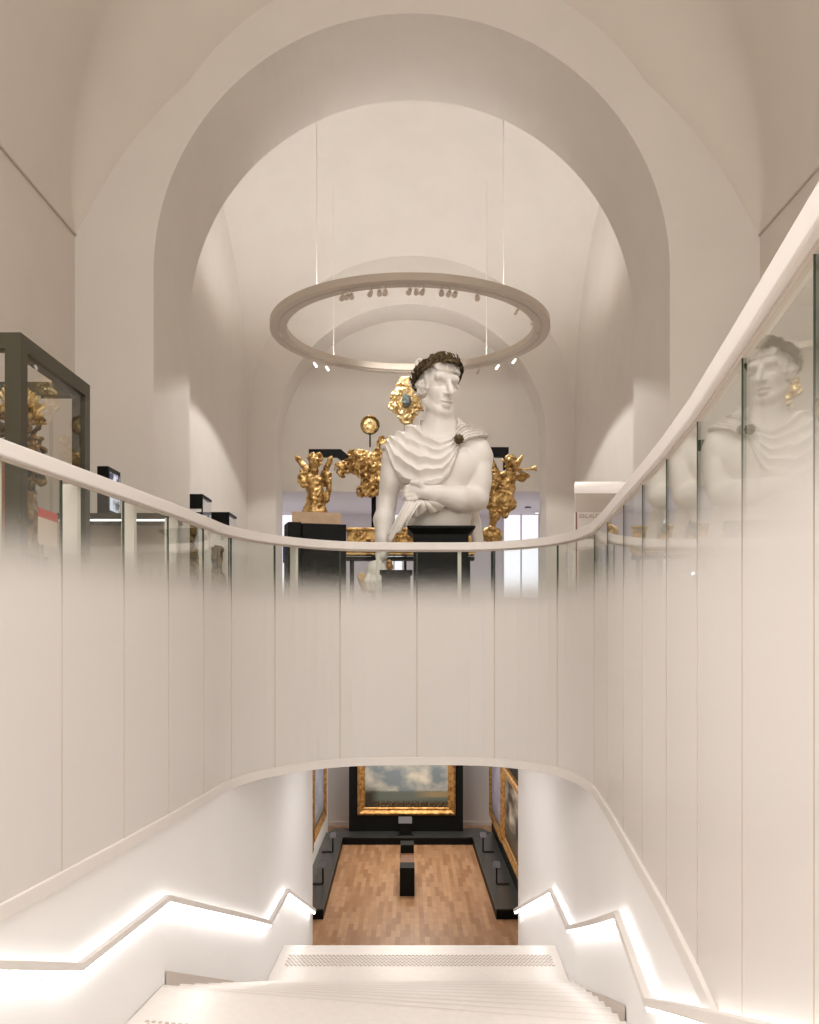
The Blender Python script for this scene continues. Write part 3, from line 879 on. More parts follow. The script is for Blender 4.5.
# --- the colossal marble statue. Units: photograph pixels at its depth
YS = 14.4
U = YS / F
S0 = at(435, 528.5, YS)                        # centre of the cut waist on the plinth
statue = thing('marble_statue', 'colossal white marble statue of a wreathed man with arm across chest on black plinth', 'statue', S0)
HC, HS = (2.5, -4, 139.8), .985
def statue_head(Fd, hair=False):
    c = np.array(HC); Q = rotm(math.radians(33), math.radians(6))   # face turned to the viewer's right
    T = lambda p: tuple(c + HS * (Q @ np.array(p, float)))
    F0 = Fd
    class Scaled:
        def ell(s_, cc, r, k=2.0, sub=False, rot=None): F0.ell(cc, tuple(HS * q for q in r), k * HS, sub, rot)
        def cone(s_, a, b, ra, rb, k=2.0, sub=False): F0.cone(a, b, ra * HS, rb * HS, k * HS, sub)
        def chain(s_, P, R, k=2.0): F0.chain(P, [HS * q for q in R], k * HS)
    Fd = Scaled()
    if hair:
        Fd.ell(T((0, 5, 9)), (19.6, 23.4, 21.5), 2, rot=Q)
        for i in range(46):
            a = math.radians(-70 + 320 * random.random()); zz = random.uniform(-8, 24)
            rr = math.sqrt(max(.05, 1 - ((zz - 10) / 24) ** 2))
            p = (20.5 * rr * math.cos(a), 5 + 24 * rr * math.sin(a), zz)
            if p[1] < -8 and zz < 16: continue
            if zz > 15 and p[1] < 8: continue
            curl(Fd, T(p), 4.2, .8, random.uniform(0, 6), 2.0, 1.1)
        for i in range(9):                    # fringe
            u = -14 + 28 * i / 8
            Fd.cone(T((u, -12 - 3.5 * math.cos(u / 9), 20.5)), T((u * .92 + 1.5, -16 - 3 * math.cos(u / 9), 14.5)), 2.8, 1.4, 1.2)
        for sx in (-1, 1):                    # sideburns
            Fd.cone(T((sx * 16.5, -3, 12)), T((sx * 16.2, -5, -3)), 3.4, 1.6, 1.5)
        Fd.ell(T((0, -30, -4)), (15.5, 22, 19), 1.5, sub=True, rot=Q)      # face opening
        return
    Fd.ell(T((0, 4, 9)), (17.5, 22, 20.5), 3, rot=Q)
    Fd.ell(T((0, -6, -9)), (14, 13.5, 19), 5, rot=Q)
    Fd.ell(T((0, -13.5, -25.5)), (6.5, 5.5, 5), 4, rot=Q)
    for sx in (-1, 1):
        Fd.ell(T((sx * 9.5, -10.5, -5)), (5.5, 6, 6.5), 4, rot=Q)
        Fd.cone(T((sx * 13, 0, -16)), T((sx * 6, -12, -24)), 4, 4, 4)
    Fd.cone(T((-10, -15.8, 7.5)), T((10, -15.8, 7.5)), 4.4, 4.4, 3)
    for sx in (-1, 1):
        Fd.ell(T((sx * 7.8, -20.2, 1.2)), (5.8, 6.8, 4.3), 1.4, sub=True, rot=Q)
        Fd.ell(T((sx * 7.4, -11.4, .8)), (4.2, 3.4, 3.0), .8, rot=Q)
        Fd.cone(T((sx * 3.5, -18, 5.2)), T((sx * 12.5, -14.5, 5.4)), 1.7, 1.3, 1.0)
        Fd.cone(T((sx * 4, -15.5, -1.5)), T((sx * 11.5, -13.3, -1.2)), 1.0, .8, 1.0)
        Fd.ell(T((sx * 3.1, -20.5, -8.4)), (2.3, 2.8, 2.0), 1.2, rot=Q)
        Fd.ell(T((sx * 17.2, 3.5, -1)), (2.2, 4.6, 7), 1.2, rot=rotm(math.radians(33 + sx * 18)))
    Fd.cone(T((0, -17.5, 7)), T((0, -25.2, -7.5)), 2.3, 3.3, 1.6)
    Fd.ell(T((0, -18.4, -15.2)), (6.6, 3.4, 1.7), 1.0, rot=Q)
    Fd.ell(T((0, -18.2, -19.4)), (5.4, 3.3, 1.9), 1.0, rot=Q)
    Fd.cone(T((-6, -20.6, -17.2)), T((6, -20.6, -17.2)), .7, .7, .6, sub=True)
    Fd.ell(T((0, -19.2, -22.6)), (4.5, 2.0, 1.0), 1.2, sub=True, rot=Q)

def torso(Fd, full=True):
    Fd.ell((2, 2, 58), (41, 24, 35), 6)
    Fd.cone((-34, 3, 78), (40, 3, 80), 13, 13, 8)
    Fd.cone((2, 5, 104), (-28, 5, 84), 9, 11, 8); Fd.cone((8, 5, 104), (34, 5, 86), 9, 11, 8)
    Fd.ell((4, 0, 18), (33, 21, 44), 8)
    Fd.ell((-15, -12.5, 62), (20, 8.5, 14), 8); Fd.ell((22, -12.5, 60), (20, 8.5, 15), 8)
    Fd.cone((3, 3, 84), (5, 0, 116), 17, 14.5, 6)
    if full:
        Fd.ell((43, 0, 72), (13.5, 15, 18), 5)
        Fd.ell((-40, 2, 70), (12, 14, 17), 5)

Fd = Field((-78, -48, -70), (64, 34, 176), .95)
torso(Fd)
Fd.cone((4, -27, 72), (4, -25, 6), 1.6, 1.6, 2.5, sub=True)
# right arm (viewer's right) bent across the chest
Fd.cone((45, 0, 70), (42, -6, 29), 13, 11, 4)
Fd.ell((47, -7, 48), (9, 10, 17), 4)
Fd.chain([(41, -8, 28), (23, -23, 26), (2, -31, 29), (-10, -33, 31)], [11.6, 11.8, 9.0, 7.0], 3)
Fd.ell((-18, -34, 33), (10, 6, 8), 3, rot=rotm(.2, 0, .4))
for i, (dx, dz, L) in enumerate(((-24, 36, 9), (-25, 32, 10), (-25, 28, 9.5), (-23, 24.5, 8))):   # fingers curling round the cloth
    Fd.chain([(dx + 3, -37, dz), (dx - 3.5, -36.5, dz - 1), (dx - 6, -32, dz - 3), (dx - 4, -28, dz - 4)], [2.9, 2.6, 2.4, 2.0], .8)
Fd.chain([(-13, -36, 35), (-18, -40, 39), (-23, -40, 39.5)], [3.4, 3.0, 2.3], 1.0)      # thumb
# left arm hanging beside the plinth
Fd.cone((-42, 2, 70), (-48, 1, 24), 11.5, 9.3, 4)
Fd.ell((-44, -3, 48), (9.5, 10.5, 16), 4)
Fd.chain([(-48, 1, 24), (-51, -4, 8), (-51, -10, -12), (-53, -13, -28)], [9.3, 10.2, 8.2, 6.4], 3)
Fd.ell((-59, -16, -43), (9.5, 7, 10), 3)
for i in range(4):
    x = -66 + i * 4.4
    Fd.chain([(x + 1, -19, -47), (x - 1.5, -22, -54), (x - .5, -20, -60), (x + 2, -15, -61)], [2.9, 2.7, 2.5, 2.1], .8)
Fd.chain([(-52, -19, -39), (-49, -23, -47), (-51, -25, -53)], [3.2, 2.8, 2.2], 1.0)
statue_head(Fd)
zz = Fd.ax[2][None, None, :]; xx = Fd.ax[0][:, None, None]
Fd.V = np.where((xx > -33), np.maximum(Fd.V, -zz), Fd.V)        # waist cut flat on the plinth
Fd.build('body', M['marble'], statue, U, S0, lap=1)

# drapery: a folded shell over the chest and the viewer's left shoulder
Fd = Field((-62, -50, 20), (64, 34, 118), .95)
torso(Fd)
x = Fd.ax[0][:, None, None]; y = Fd.ax[1][None, :, None]; z = Fd.ax[2][None, None, :]
hem = np.interp(x, [-62, -49, -45, -40, -32, -20, -5, 6, 14, 19, 24, 32, 52, 60], [82, 77, 64, 52, 43, 39, 38, 42, 50, 62, 80, 87, 91, 96])
neck = np.interp(x, [-60, -24, -10, 4, 16, 24, 60], [120, 104, 88, 82, 86, 98, 120])
v = np.clip((neck - z) / np.maximum(neck - hem, 4), -.2, 1.3)
wob = .10 * np.sin(x * .11 + 1.0) + .07 * np.sin(x * .27 + z * .06) + .03 * np.sin(x * .5)
fold = np.abs(np.sin(PI * (4.4 * v + 1.6 * wob))) 
th = 2.2 + 3.6 * (1 - fold ** .7) + 1.2 * np.sin(9 * PI * v + 5 * wob) * .4
gather = np.exp(-((x - 22) / 10) ** 2 - ((z - 86) / 8) ** 2)
th = th * (1 - .45 * gather) + 2.5 * gather
edge_roll = np.exp(-((v - .97) / .07) ** 2) * 2.0 + np.exp(-((v - .03) / .06) ** 2) * 2.0
D = Fd.V - th - edge_roll
nk = np.sqrt(((x - 4) / 19) ** 2 + ((y + 4) / 20) ** 2 + ((z - 104) / 24) ** 2) - 1
Rm = np.maximum.reduce([np.broadcast_to((hem - z) * .8, D.shape), np.broadcast_to((-nk) * 14, D.shape), np.broadcast_to(z - 110, D.shape)])
Fd.V = np.maximum(D, Rm).astype(np.float32)
Fd.build('drapery', M['marble'], statue, U, S0, lap=1)
# cloth falling from the fist beside the hanging arm: two pleated sheets
def sheet(top, bot, pleats, amp, nu=60, nv=18):
    rows = []
    for j in range(nv + 1):
        t = j / nv; row = []
        for i in range(nu + 1):
            u = i / nu
            A = Vector(top(u)); B = Vector(bot(u))
            p = A.lerp(B, t)
            ph = u * pleats * 2 * PI
            sp = t ** .7
            p.y += amp * sp * math.sin(ph) - 3 * math.sin(PI * t)
            p.x += amp * .45 * sp * math.cos(ph * 1.0 + .6)
            p.z += amp * .5 * t * math.sin(ph + 1.2)
            row.append(tuple(S0 + p * U))
        rows.append(row)
    return MB().grid(rows)
def tri(u, n): return abs(((u * n) % 1) * 2 - 1)
o_ = sheet(lambda u: (-26 + 12 * u, -36, 27 - 6 * u), lambda u: (-47 + 21 * u, -38, -20 + 20 * u + 8 * tri(u, 3)), 4, 3.4).build('falling_cloth', M['marble'], statue, smooth=True, recalc=False)
so = o_.modifiers.new('thick', 'SOLIDIFY'); so.thickness = 1.6 * U; so.offset = 0
o_ = sheet(lambda u: (-22 + 16 * u, -35, 24 - 2 * u), lambda u: (-27 + 36 * u, -31 + 4 * u, 5 + 9 * u + 6 * tri(u, 2)), 4, 2.6).build('falling_cloth', M['marble'], statue, smooth=True, recalc=False)
so = o_.modifiers.new('thick', 'SOLIDIFY'); so.thickness = 1.6 * U; so.offset = 0
Fd = Field((22, 2, -22), (62, 52, 44), 1.0)
for i in range(4):
    Fd.chain([(33 + i * 2, 14 + i * 3, 34), (38 + i * 2.4, 34 + i * 2, 12), (43 + i * 2.2, 38 + i * 1.5, -12 + i * 2)], [4, 3.6, 2.6], 2)
Fd.build('cloak_end', M['marble'], statue, U, S0)
Fd = Field((-36, -46, 96), (44, 40, 186), .95)
random.seed(11)
statue_head(Fd, hair=True)
Fd.noise(.45, .5, 2, 2)
Fd.build('hair', M['marble'], statue, U, S0)
random.seed(7)
# bronze wreath of leaves
Qh = Matrix.Rotation(math.radians(33), 3, 'Z') @ Matrix.Rotation(math.radians(6), 3, 'X')
tl = math.radians(33)
def wpt(a, up=0.0, out=0.0):
    '''point on the tilted ring of the wreath; a = 0 at the forehead'''
    e1 = Vector((1, 0, 0)); e2 = Vector((0, -math.cos(tl), math.sin(tl))); e3 = Vector((0, math.sin(tl), math.cos(tl)))
    p = Vector((0, 3, 12.5)) + e1 * math.sin(a) * (21.5 + out) + e2 * math.cos(a) * (25.0 + out) + e3 * up
    return S0 + (Vector(HC) + Qh @ p * HS) * U
wr = MB()
for k in range(330):
    a = 2 * PI * k / 330 + random.uniform(-.03, .03)
    up = random.uniform(-5.6, 4.4); out = random.uniform(0, 3.2)
    sgn = -1 if math.sin(a) > 0 else 1            # leaves point to the forehead from both sides
    da = random.uniform(.20, .32) * sgn; rise = random.uniform(-3.2, 4.2); wd = random.uniform(1.8, 2.7)
    b0_, tip = wpt(a, up, out), wpt(a + da, up + rise, out + random.uniform(.5, 2.6))
    mid = wpt(a + da * .45, up + rise * .45, out + 2.0)
    s1, s2 = wpt(a + da * .45, up + rise * .45 + wd, out + .8), wpt(a + da * .45, up + rise * .45 - wd, out + .8)
    b = len(wr.v); wr.v += [tuple(p) for p in (b0_, s1, tip, s2, mid)]
    for f in ((0, 1, 4), (1, 2, 4), (2, 3, 4), (3, 0, 4), (0, 3, 1), (1, 3, 2)): wr.f.append(tuple(b + i for i in f)); wr.mi.append(0)
band = [wpt(2 * PI * k / 48, 0, -.6) for k in range(48)]
wr.tube(band + [band[0]], 3.2 * U, 8)
wr.build('laurel_wreath', M['bronze'], statue, recalc=False)['label'] = 'dark bronze laurel wreath'
# brooch
Fd = Field((12, -40, 76), (36, -12, 98), .7)
Fd.ell((22.5, -24.0, 84), (4.4, 3.2, 4.4), 1)
for k in range(9):
    a = 2 * PI * k / 9
    Fd.ell((22.5 + 4.2 * math.cos(a), -25.0, 84 + 4.2 * math.sin(a)), (1.3, 1.3, 1.3), .5)
Fd.ell((22.5, -27, 84), (2.2, 2, 2.2), .4)
Fd.build('brooch', M['bronze'], statue, U, S0)['label'] = 'round dark bronze brooch'
# scroll end of worn gilt wood in the hanging hand
Fd = Field((-82, -36, -72), (-44, 2, -40), .9)
Fd.cone((-72, -20, -50), (-69, -17, -62), 4.6, 3.8, 1.5); Fd.cone((-64, -9, -60), (-56, -11, -62), 4.6, 3.6, 1.5)
Fd.noise(.7, .5, 4, 2)
Fd.build('scroll', simple('worn_wood', rgb(206, 172, 120), .7, noise=.3, nscale=8), statue, U, S0)['label'] = 'worn yellow wooden end in the hanging hand'

# plinth
pl = thing('plinth', 'tall black plinth with flared cap carrying the marble statue', 'plinth', (S0.x + 4 * U, YS, z1))
def pxbox(xa, xb, y0, y1, za, zb, ref):
    return (at(xa, 0, ref).x, at(xb, 0, ref).x, y0, y1, za, zb)
d = 22 * U
zt = S0.z
MB().box(at(413.5, 0, YS - d).x, at(468.5, 0, YS - d).x, YS - d, YS + d, z1, zt - .13).build('shaft', M['black'], pl)
m = MB()
fr_, bk_ = YS - d, YS + d
xa, xb = at(413.5, 0, fr_).x, at(468.5, 0, fr_).x
e = .10
b = 0
m.v += [(xa, fr_, zt - .13), (xb, fr_, zt - .13), (xb, bk_, zt - .13), (xa, bk_, zt - .13),
        (xa - e, fr_ - e, zt - .04), (xb + e, fr_ - e, zt - .04), (xb + e, bk_ + e, zt - .04), (xa - e, bk_ + e, zt - .04),
        (xa - e, fr_ - e, zt - .005), (xb + e, fr_ - e, zt - .005), (xb + e, bk_ + e, zt - .005), (xa - e, bk_ + e, zt - .005)]
for q in ((0, 1, 5, 4), (1, 2, 6, 5), (2, 3, 7, 6), (3, 0, 4, 7), (4, 5, 9, 8), (5, 6, 10, 9), (6, 7, 11, 10), (7, 4, 8, 11), (8, 9, 10, 11), (3, 2, 1, 0)):
    m.f.append(q); m.mi.append(0)
m.build('cap', M['black'], pl)
# low black case in front of the statue, left of the plinth
lb = at(380, 571, 13.0); lb2 = at(412.5, 571, 13.0)
t = thing('low_black_table', 'low black display table beside the plinth under the hanging marble hand', 'table', ((lb.x + lb2.x) / 2, 13.1, z1))
MB().box(lb.x, lb2.x, 12.75, 13.15, lb.z - .06, lb.z).build('table_top', M['black'], t, bevel=.008)
MB().box(lb.x + .03, lb2.x - .03, 12.79, 13.11, z1, lb.z - .06).build('base', M['black'], t)

# --- gilded carvings on a dark steel frame. Units: photograph pixels at their depth
YG = 19.6; UG = YG / F
def G0(px, py, Y=YG): return at(px, py, Y)

# winged angel, arms up (left)
o = at(315, 516, YG)
ang = thing('gilded_angel', 'gilded carved angel torso with raised wings above the tan topped crate', 'sculpture', o)
Fd = Field((-26, -14, -8), (24, 14, 66), .55)
Fd.cone((0, 0, 4), (1, 0, 22), 11, 8.5, 3); Fd.ell((-1, 0, 33), (10.5, 7, 10), 3)
Fd.ell((-3, -5, 34), (4, 3, 4), 1.5); Fd.ell((4, -5, 34), (4, 3, 4), 1.5)
Fd.cone((0, -1, 42), (0, -2, 50), 4, 3.5, 2); Fd.ell((0, -3, 54), (5.2, 5.6, 6), 1.5)
for i in range(16):
    a = random.uniform(0, 6.28); curl(Fd, (5 * math.cos(a), -2 + random.uniform(-2, 3), 56 + 4 * math.sin(a)), 2.6, .8, a, 1.3, .8, k=.6)
Fd.chain([(-9, 0, 40), (-14, 0, 36), (-11, -5, 30)], [4.2, 3.6, 3], 1.2); Fd.ell((-12, -1, 40), (5, 4, 4), 2)
Fd.chain([(9, 0, 40), (13, -2, 42), (14, -2, 26), (12, -2, 15)], [4.0, 3.4, 3.0, 2.4], 1.2)
Fd.noise(.7, .55, 3, 2)
Fd.build('torso', M['gold'], ang, UG, o)
for sx, tip in ((-1, [(-8, 5, 46), (-13, 4, 52), (-17.5, 3, 58), (-19, 3, 60)]), (1, [(8, 5, 42), (12, 4, 50), (15, 3, 57), (16, 3, 59)])):
    Fd = Field((-26, -6, 26), (24, 14, 66), .5)
    Fd.chain(tip, [3.4, 3.0, 2.8, 1.8], 1)
    for i in range(3):
        Fd.chain([(tip[0][0] + sx * i * 1.2, 6, tip[0][2] - 4 - i * 3), (tip[1][0] + sx * (2 + i), 5, tip[1][2] - 6 - i * 4)], [2.2, 1.2], 1)
    Fd.noise(.35, .8, 8, 2)
    Fd.build('wing', M['gold'], ang, UG, o)
Fd = Field((-18, -13, -8), (18, 13, 14), .5)
for i in range(11):
    a = math.radians(200 + 14 * i)
    Fd.chain([(9 * math.cos(a), 7 * math.sin(a), 11), (11.5 * math.cos(a), 9 * math.sin(a), 3), (12.5 * math.cos(a), 9 * math.sin(a), -4)], [1.6, 2.2, 2.4], 1)
Fd.noise(.4, .6, 12, 2)
Fd.build('skirt', M['gold'], ang, UG, o)
MB().tube([(o.x, o.y + .03, z1), (o.x, o.y + .03, o.z + .02)], .03, 8).build('support_rod', M['black_metal'], ang)

# trumpet angel (right)
o = at(492, 543, YG)
ta = thing('trumpet_angel', 'gilded flying angel blowing a trumpet above a small cloud, right of marble statue', 'sculpture', o)
Fd = Field((-14, -16, -2), (48, 14, 96), .55)
Fd.chain([(0, 0, 18), (3, 0, 28), (7, 0, 36), (11, 0, 44), (13, 0, 52), (14, 0, 60)], [3.0, 5.5, 8.5, 10.5, 9.5, 9.5], 2.5)
Fd.ell((14, -1, 64), (9.5, 7.5, 7), 2)
Fd.cone((16, -2, 70), (17.5, -4, 76), 3.4, 3.0, 1.5); Fd.ell((18.5, -5, 79), (5, 5.2, 5.8), 1.2)
for i in range(16):
    a = random.uniform(0, 6.28); curl(Fd, (17.5 + 4.5 * math.cos(a), -2 + random.uniform(-2, 3), 81 + 4 * math.sin(a)), 2.4, .8, a, 1.2, .8, k=.6)
Fd.chain([(7, 0, 68), (2, -3, 70), (4, -8, 62), (12, -11, 68)], [4, 3.4, 2.9, 2.2], 1.2)
Fd.chain([(21, 0, 67), (30, -5, 64), (34, -9, 66), (26, -12, 70)], [4, 3.3, 2.6, 2.0], 1.2)
Fd.chain([(5, -4, 44), (0, -6, 38), (2, -5, 28), (0, -3, 20)], [6, 6.5, 4.5, 2.4], 2)
Fd.chain([(14, -3, 46), (19, -4, 38), (12, -4, 30)], [6, 5, 3], 2)
for i in range(12):
    curl(Fd, (random.uniform(-2, 16), -8, random.uniform(26, 60)), 3.4, 1, random.uniform(0, 6), 1.2, .7, k=1)
Fd.noise(.6, .55, 3, 2)
Fd.build('figure', M['gold'], ta, UG, o)
Fd = Field((-12, -12, -2), (12, 12, 22), .55)
for q in ((-3, 0, 9, 7), (4, -1, 8, 6.5), (0, -3, 12, 5), (-5, 2, 6, 4.5), (5, 2, 5, 5), (0, 0, 4.5, 6)): Fd.ell(q[:3], (q[3],) * 3, 1)
Fd.noise(.6, .6, 5, 2)
Fd.build('cloud_base', M['gold'], ta, UG, o)
MB().tube([(o.x + .02, o.y + .03, z1), (o.x + .02, o.y + .03, o.z + .08)], .014, 8).build('support_rod', M['black_metal'], ta)
m = MB(); P = [(20, -9, 73), (28, -12, 71.5), (36, -14, 71.5), (40, -15, 72), (42.5, -15.5, 72.3)]
m.tube([o + Vector(p) * UG for p in P], [.9 * UG, 1.1 * UG, 1.3 * UG, 2.2 * UG, 3.6 * UG], 12)
m.build('trumpet', M['gold_pale'], ta, smooth=True)
for pts, rs in (([(8, 6, 68), (2, 8, 76), (0, 8, 86)], [3, 5, 1.5]), ([(6, 6, 66), (0, 8, 66), (-1, 8, 58)], [3, 4.5, 1.5])):
    pass
Fd = Field((-12, -2, 46), (14, 16, 94), .55)
Fd.chain([(9, 5, 66), (3, 8, 74), (1, 9, 86)], [3, 4, 1.5], 1)
for i in range(5): Fd.chain([(6 - i, 7, 70 - i * 2), (1 - i * .6, 9, 66 - i * 4 + 4), (-1, 9, 58 - i)], [2.4, 2.4, 1.2], 1)
Fd.noise(.3, .8, 6, 2)
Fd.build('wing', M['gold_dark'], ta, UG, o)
Fd = Field((16, -2, 62), (44, 14, 96), .5)
Fd.chain([(22, 4, 70), (26, 5, 80), (31, 5, 88)], [2, 3.2, 1.4], 1)
Fd.build('wing', M['gold'], ta, UG, o)

# crowned cartouche
o = at(406, 402, YG)
ca = thing('cartouche', 'gilded carved cartouche with crown top and silvery centre, behind the marble neck', 'carving', o)
MB().box(at(403.5, 0, YG).x, at(406.5, 0, YG).x, YG + .06, YG + .305, at(0, 414, YG).z, at(0, 408, YG).z).build('mount', M['black_metal'], ca)
Fd = Field((-22, -12, -30), (24, 10, 30), .5)
ornament(Fd, random.Random(21), [(0, 2, 9), (-9, 6, 6), (10, 6, 6), (-9, -4, 6), (10, -5, 6), (-4, -13, 5), (5, -13, 5), (0, 14, 6), (-6, 12, 5), (7, 12, 5), (0, -18, 4)], 6, (2.5, 4.5), (1.4, .7))
Fd.ell((0, 0, 1), (12.5, 4.5, 15), 3); Fd.ell((0, 0, 5), (14.5, 4, 8), 3); Fd.ell((0, 0, -14), (8, 4, 8), 3)
Fd.cone((-4, 0, 19), (4, 0, 19), 4, 4, 1); Fd.cone((-5, -1, 23), (5, -1, 23), 1.8, 1.8, .6)
for i in range(5): Fd.ell((-5 + 2.5 * i, -3, 21), (1.3, 1.3, 2.2), .4)
Fd.chain([(-12, 0, -1), (-16, 0, -4)], [4, 1.5], 1); Fd.chain([(12, 0, -3), (17, 0, -8)], [4, 1.5], 1)
Fd.noise(.5, .6, 3, 2)
Fd.build('scrollwork', M['gold_pale'], ca, UG, o)
Fd = Field((-12, -16, -14), (14, 2, 10), .5)
Fd.ell((0.5, -8, -1), (5, 3.5, 6), 1)
for i in range(8): curl(Fd, (random.uniform(-3, 5), -11, random.uniform(-5, 4)), 1.8, 1, random.uniform(0, 6), .9, .5, k=.5)
Fd.build('shield', simple('silver', rgb(118, 128, 126), .6, metal=.2, noise=.4, nscale=14), ca, UG, o)['label'] = 'silvery blue carved centre'

# carved cluster beside the statue's shoulder
o = at(366, 470, YG)
cl = thing('carved_scroll_ornament', 'large gilded carving of scrolls and leaves beside the marble left arm', 'carving', o)
MB().box(at(372, 0, YG).x, at(375.5, 0, YG).x, YG + .1, YG + .298, at(0, 476, YG).z, at(0, 468, YG).z).build('mount', M['black_metal'], cl)
Fd = Field((-32, -14, -36), (34, 12, 40), .55)
ornament(Fd, random.Random(5), [(-20, 2, 6), (-10, 4, 9), (2, 8, 11), (12, 2, 11), (4, -12, 10), (10, -18, 8), (-8, 14, 6), (18, 14, 7), (20, -6, 9)], 7)
ornament(Fd, random.Random(9), [(-25, -2, 4), (-3, -22, 5), (16, 27, 4)], 3)
Fd.noise(.6, .5, 7, 2)
Fd.build('scrollwork', M['gold'], cl, UG, o)

# disc on a stem
o = at(370, 425, YG)
dk = thing('sun_disc', 'small round gilded disc with beaded rim standing on a black rod', 'medallion', o)
m = MB(); yy = o.y
for (r0, r1, ya, yb, nm, mt) in ((0, 6.8, -1.2, .6, 'disc_face', M['gold_pale']), (6.6, 9.6, -1.6, .8, 'rim', M['gold_dark'])):
    m = MB(); n = 40; rings = []
    for rr, dy in ((r0 + .01, ya + (.6 if r0 else .3)), ((r0 + r1) / 2, ya), (r1, ya + .8), (r1, yb), (r0 + .01, yb)):
        rings.append([(o.x + rr * UG * math.cos(2 * PI * k / n), yy + dy * UG, o.z + rr * UG * math.sin(2 * PI * k / n) * 1.02) for k in range(n + 1)])
    m.grid(rings)
    if r0:
        for k in range(36):
            a = 2 * PI * k / 36; p = Vector((o.x + 8.6 * UG * math.cos(a), yy - 1.6 * UG, o.z + 8.6 * UG * math.sin(a)))
            m.tube([p, p + Vector((0, -.6 * UG, 0))], [.75 * UG, .3 * UG], 6)
    m.build(nm, mt, dk, smooth=False)
MB().tube([(o.x - 1.5 * UG, yy - 1.8 * UG, o.z + 1.8 * UG), (o.x + 1.5 * UG, yy - 1.8 * UG, o.z + 1.8 * UG), (o.x, yy - 1.8 * UG, o.z + 4.6 * UG), (o.x - 1.5 * UG, yy - 1.8 * UG, o.z + 1.8 * UG)], .5 * UG, 6).build('emblem', M['gold_dark'], dk)
MB().tube([(o.x, yy + .5 * UG, o.z - 9 * UG), (o.x, yy + .5 * UG, at(0, 447, YG).z)], .8 * UG, 8).build('stem', M['black_metal'], dk)

# dark support frame
yb = YG + .35
fr = thing('support_frame', 'black steel beam and posts holding up the gilded carvings', 'frame', (at(373, 0, yb).x, yb, z1))
def beam(pts, hw, dp, nm):
    m = MB(); m.v += [(p.x, yb - dp, p.z) for p in pts] + [(p.x, yb + dp, p.z) for p in pts]
    n = len(pts); m.f.append(tuple(range(n))); m.f.append(tuple(reversed(range(n, 2 * n))))
    for i in range(n): j = (i + 1) % n; m.f.append((i, n + i, n + j, j))
    m.mi += [0] * (n + 2); m.build(nm, M['black_metal'], fr)
pb = lambda x, y: at(x, y, yb)
beam([pb(309, 449.5), pb(341, 449.5), pb(352, 459), pb(372, 476), pb(372, 486), pb(350, 467), pb(337, 457.5), pb(309, 457)], 0, .05, 'beam')
beam([pb(440, 447.5), pb(508.5, 447.5), pb(508.5, 457.5), pb(440, 457.5)], 0, .05, 'beam')
beam([pb(503, 457), pb(505.5, 457), pb(505.5, 470), pb(503, 470)], 0, .03, 'hanger')
MB().box(pb(371.5, 0).x, pb(376, 0).x, yb - .05, yb + .05, z1, pb(0, 470).z).build('post', M['black_metal'], fr)
MB().box(pb(440, 0).x, pb(445, 0).x, yb - .05, yb + .05, z1, pb(0, 452).z).build('post', M['black_metal'], fr)
MB().box(pb(309, 0).x, pb(311, 0).x, yb - .05, yb + .05, z1, pb(0, 452).z).build('post', M['black_metal'], fr)
MB().box(pb(404, 0).x, pb(406.5, 0).x, yb - .04, yb + .04, z1, pb(0, 404).z).build('post', M['black_metal'], fr)
MB().box(pb(491, 0).x, pb(493.5, 0).x, yb - .04, yb + .04, z1, pb(0, 470).z).build('post', M['black_metal'], fr)

# long gilded relief panel low behind the statue
yr = YG - .35; UR = yr / F
o = at(410, 556, yr)
rp_ = thing('gilded_relief', 'long horizontal gilded relief panel low behind the plinth', 'carving', o)
Fd = Field((-68, -8, -4), (68, 6, 34), .62)
Fd.cone((-63, 0, 5), (63, 0, 5), 3, 3, .5)
def bx(x, y, z): return np.maximum(np.maximum(np.abs(x) - 63, np.abs(y) - 2), np.abs(z - 14) - 13)
Fd.put((-64, -3, 0), (64, 3, 28), bx, .5)
Fd.cone((-63, -1, 26.5), (63, -1, 26.5), 2, 2, .5); Fd.cone((-63, -1, 1.5), (63, -1, 1.5), 1.8, 1.8, .5)
rr_ = random.Random(4)
for i in range(64): curl(Fd, (rr_.uniform(-58, 58), -2.4, rr_.uniform(7, 22)), rr_.uniform(2.4, 4.6), rr_.choice((-1, 1)), rr_.uniform(0, 6), 1.3, .6, k=.8)
Fd.build('relief', M['gold'], rp_, UR, o)
MB().box(at(346, 0, yr).x, at(474, 0, yr).x, yr - .16, yr + .2, at(0, 560.5, yr).z, at(0, 557.3, yr).z).build('shelf', M['black'], rp_)
for q in (350, 466): MB().box(at(q, 0, yr).x, at(q + 4, 0, yr).x, yr - .08, yr + .1, z1, at(0, 560.5, yr).z).build('leg', M['black'], rp_)
o = at(389, 571, yr - .6)
sm = thing('gilded_finial', 'small gilded round carving on a dark stand between arm and plinth', 'carving', o)
Fd = Field((-8, -6, -2), (8, 6, 14), .4)
Fd.ell((0, 0, 4), (4.4, 3.6, 4), 1); Fd.ell((0, 0, 8), (3, 2.8, 3), 1)
for i in range(6): curl(Fd, (random.uniform(-3, 3), -3, random.uniform(2, 8)), 1.6, 1, random.uniform(0, 6), .8, .5, k=.5)
Fd.build('knob', M['gold'], sm, UR, o)
MB().box(o.x - .1, o.x + .1, o.y - .1, o.y + .1, z1, o.z).build('stand', M['black'], sm)

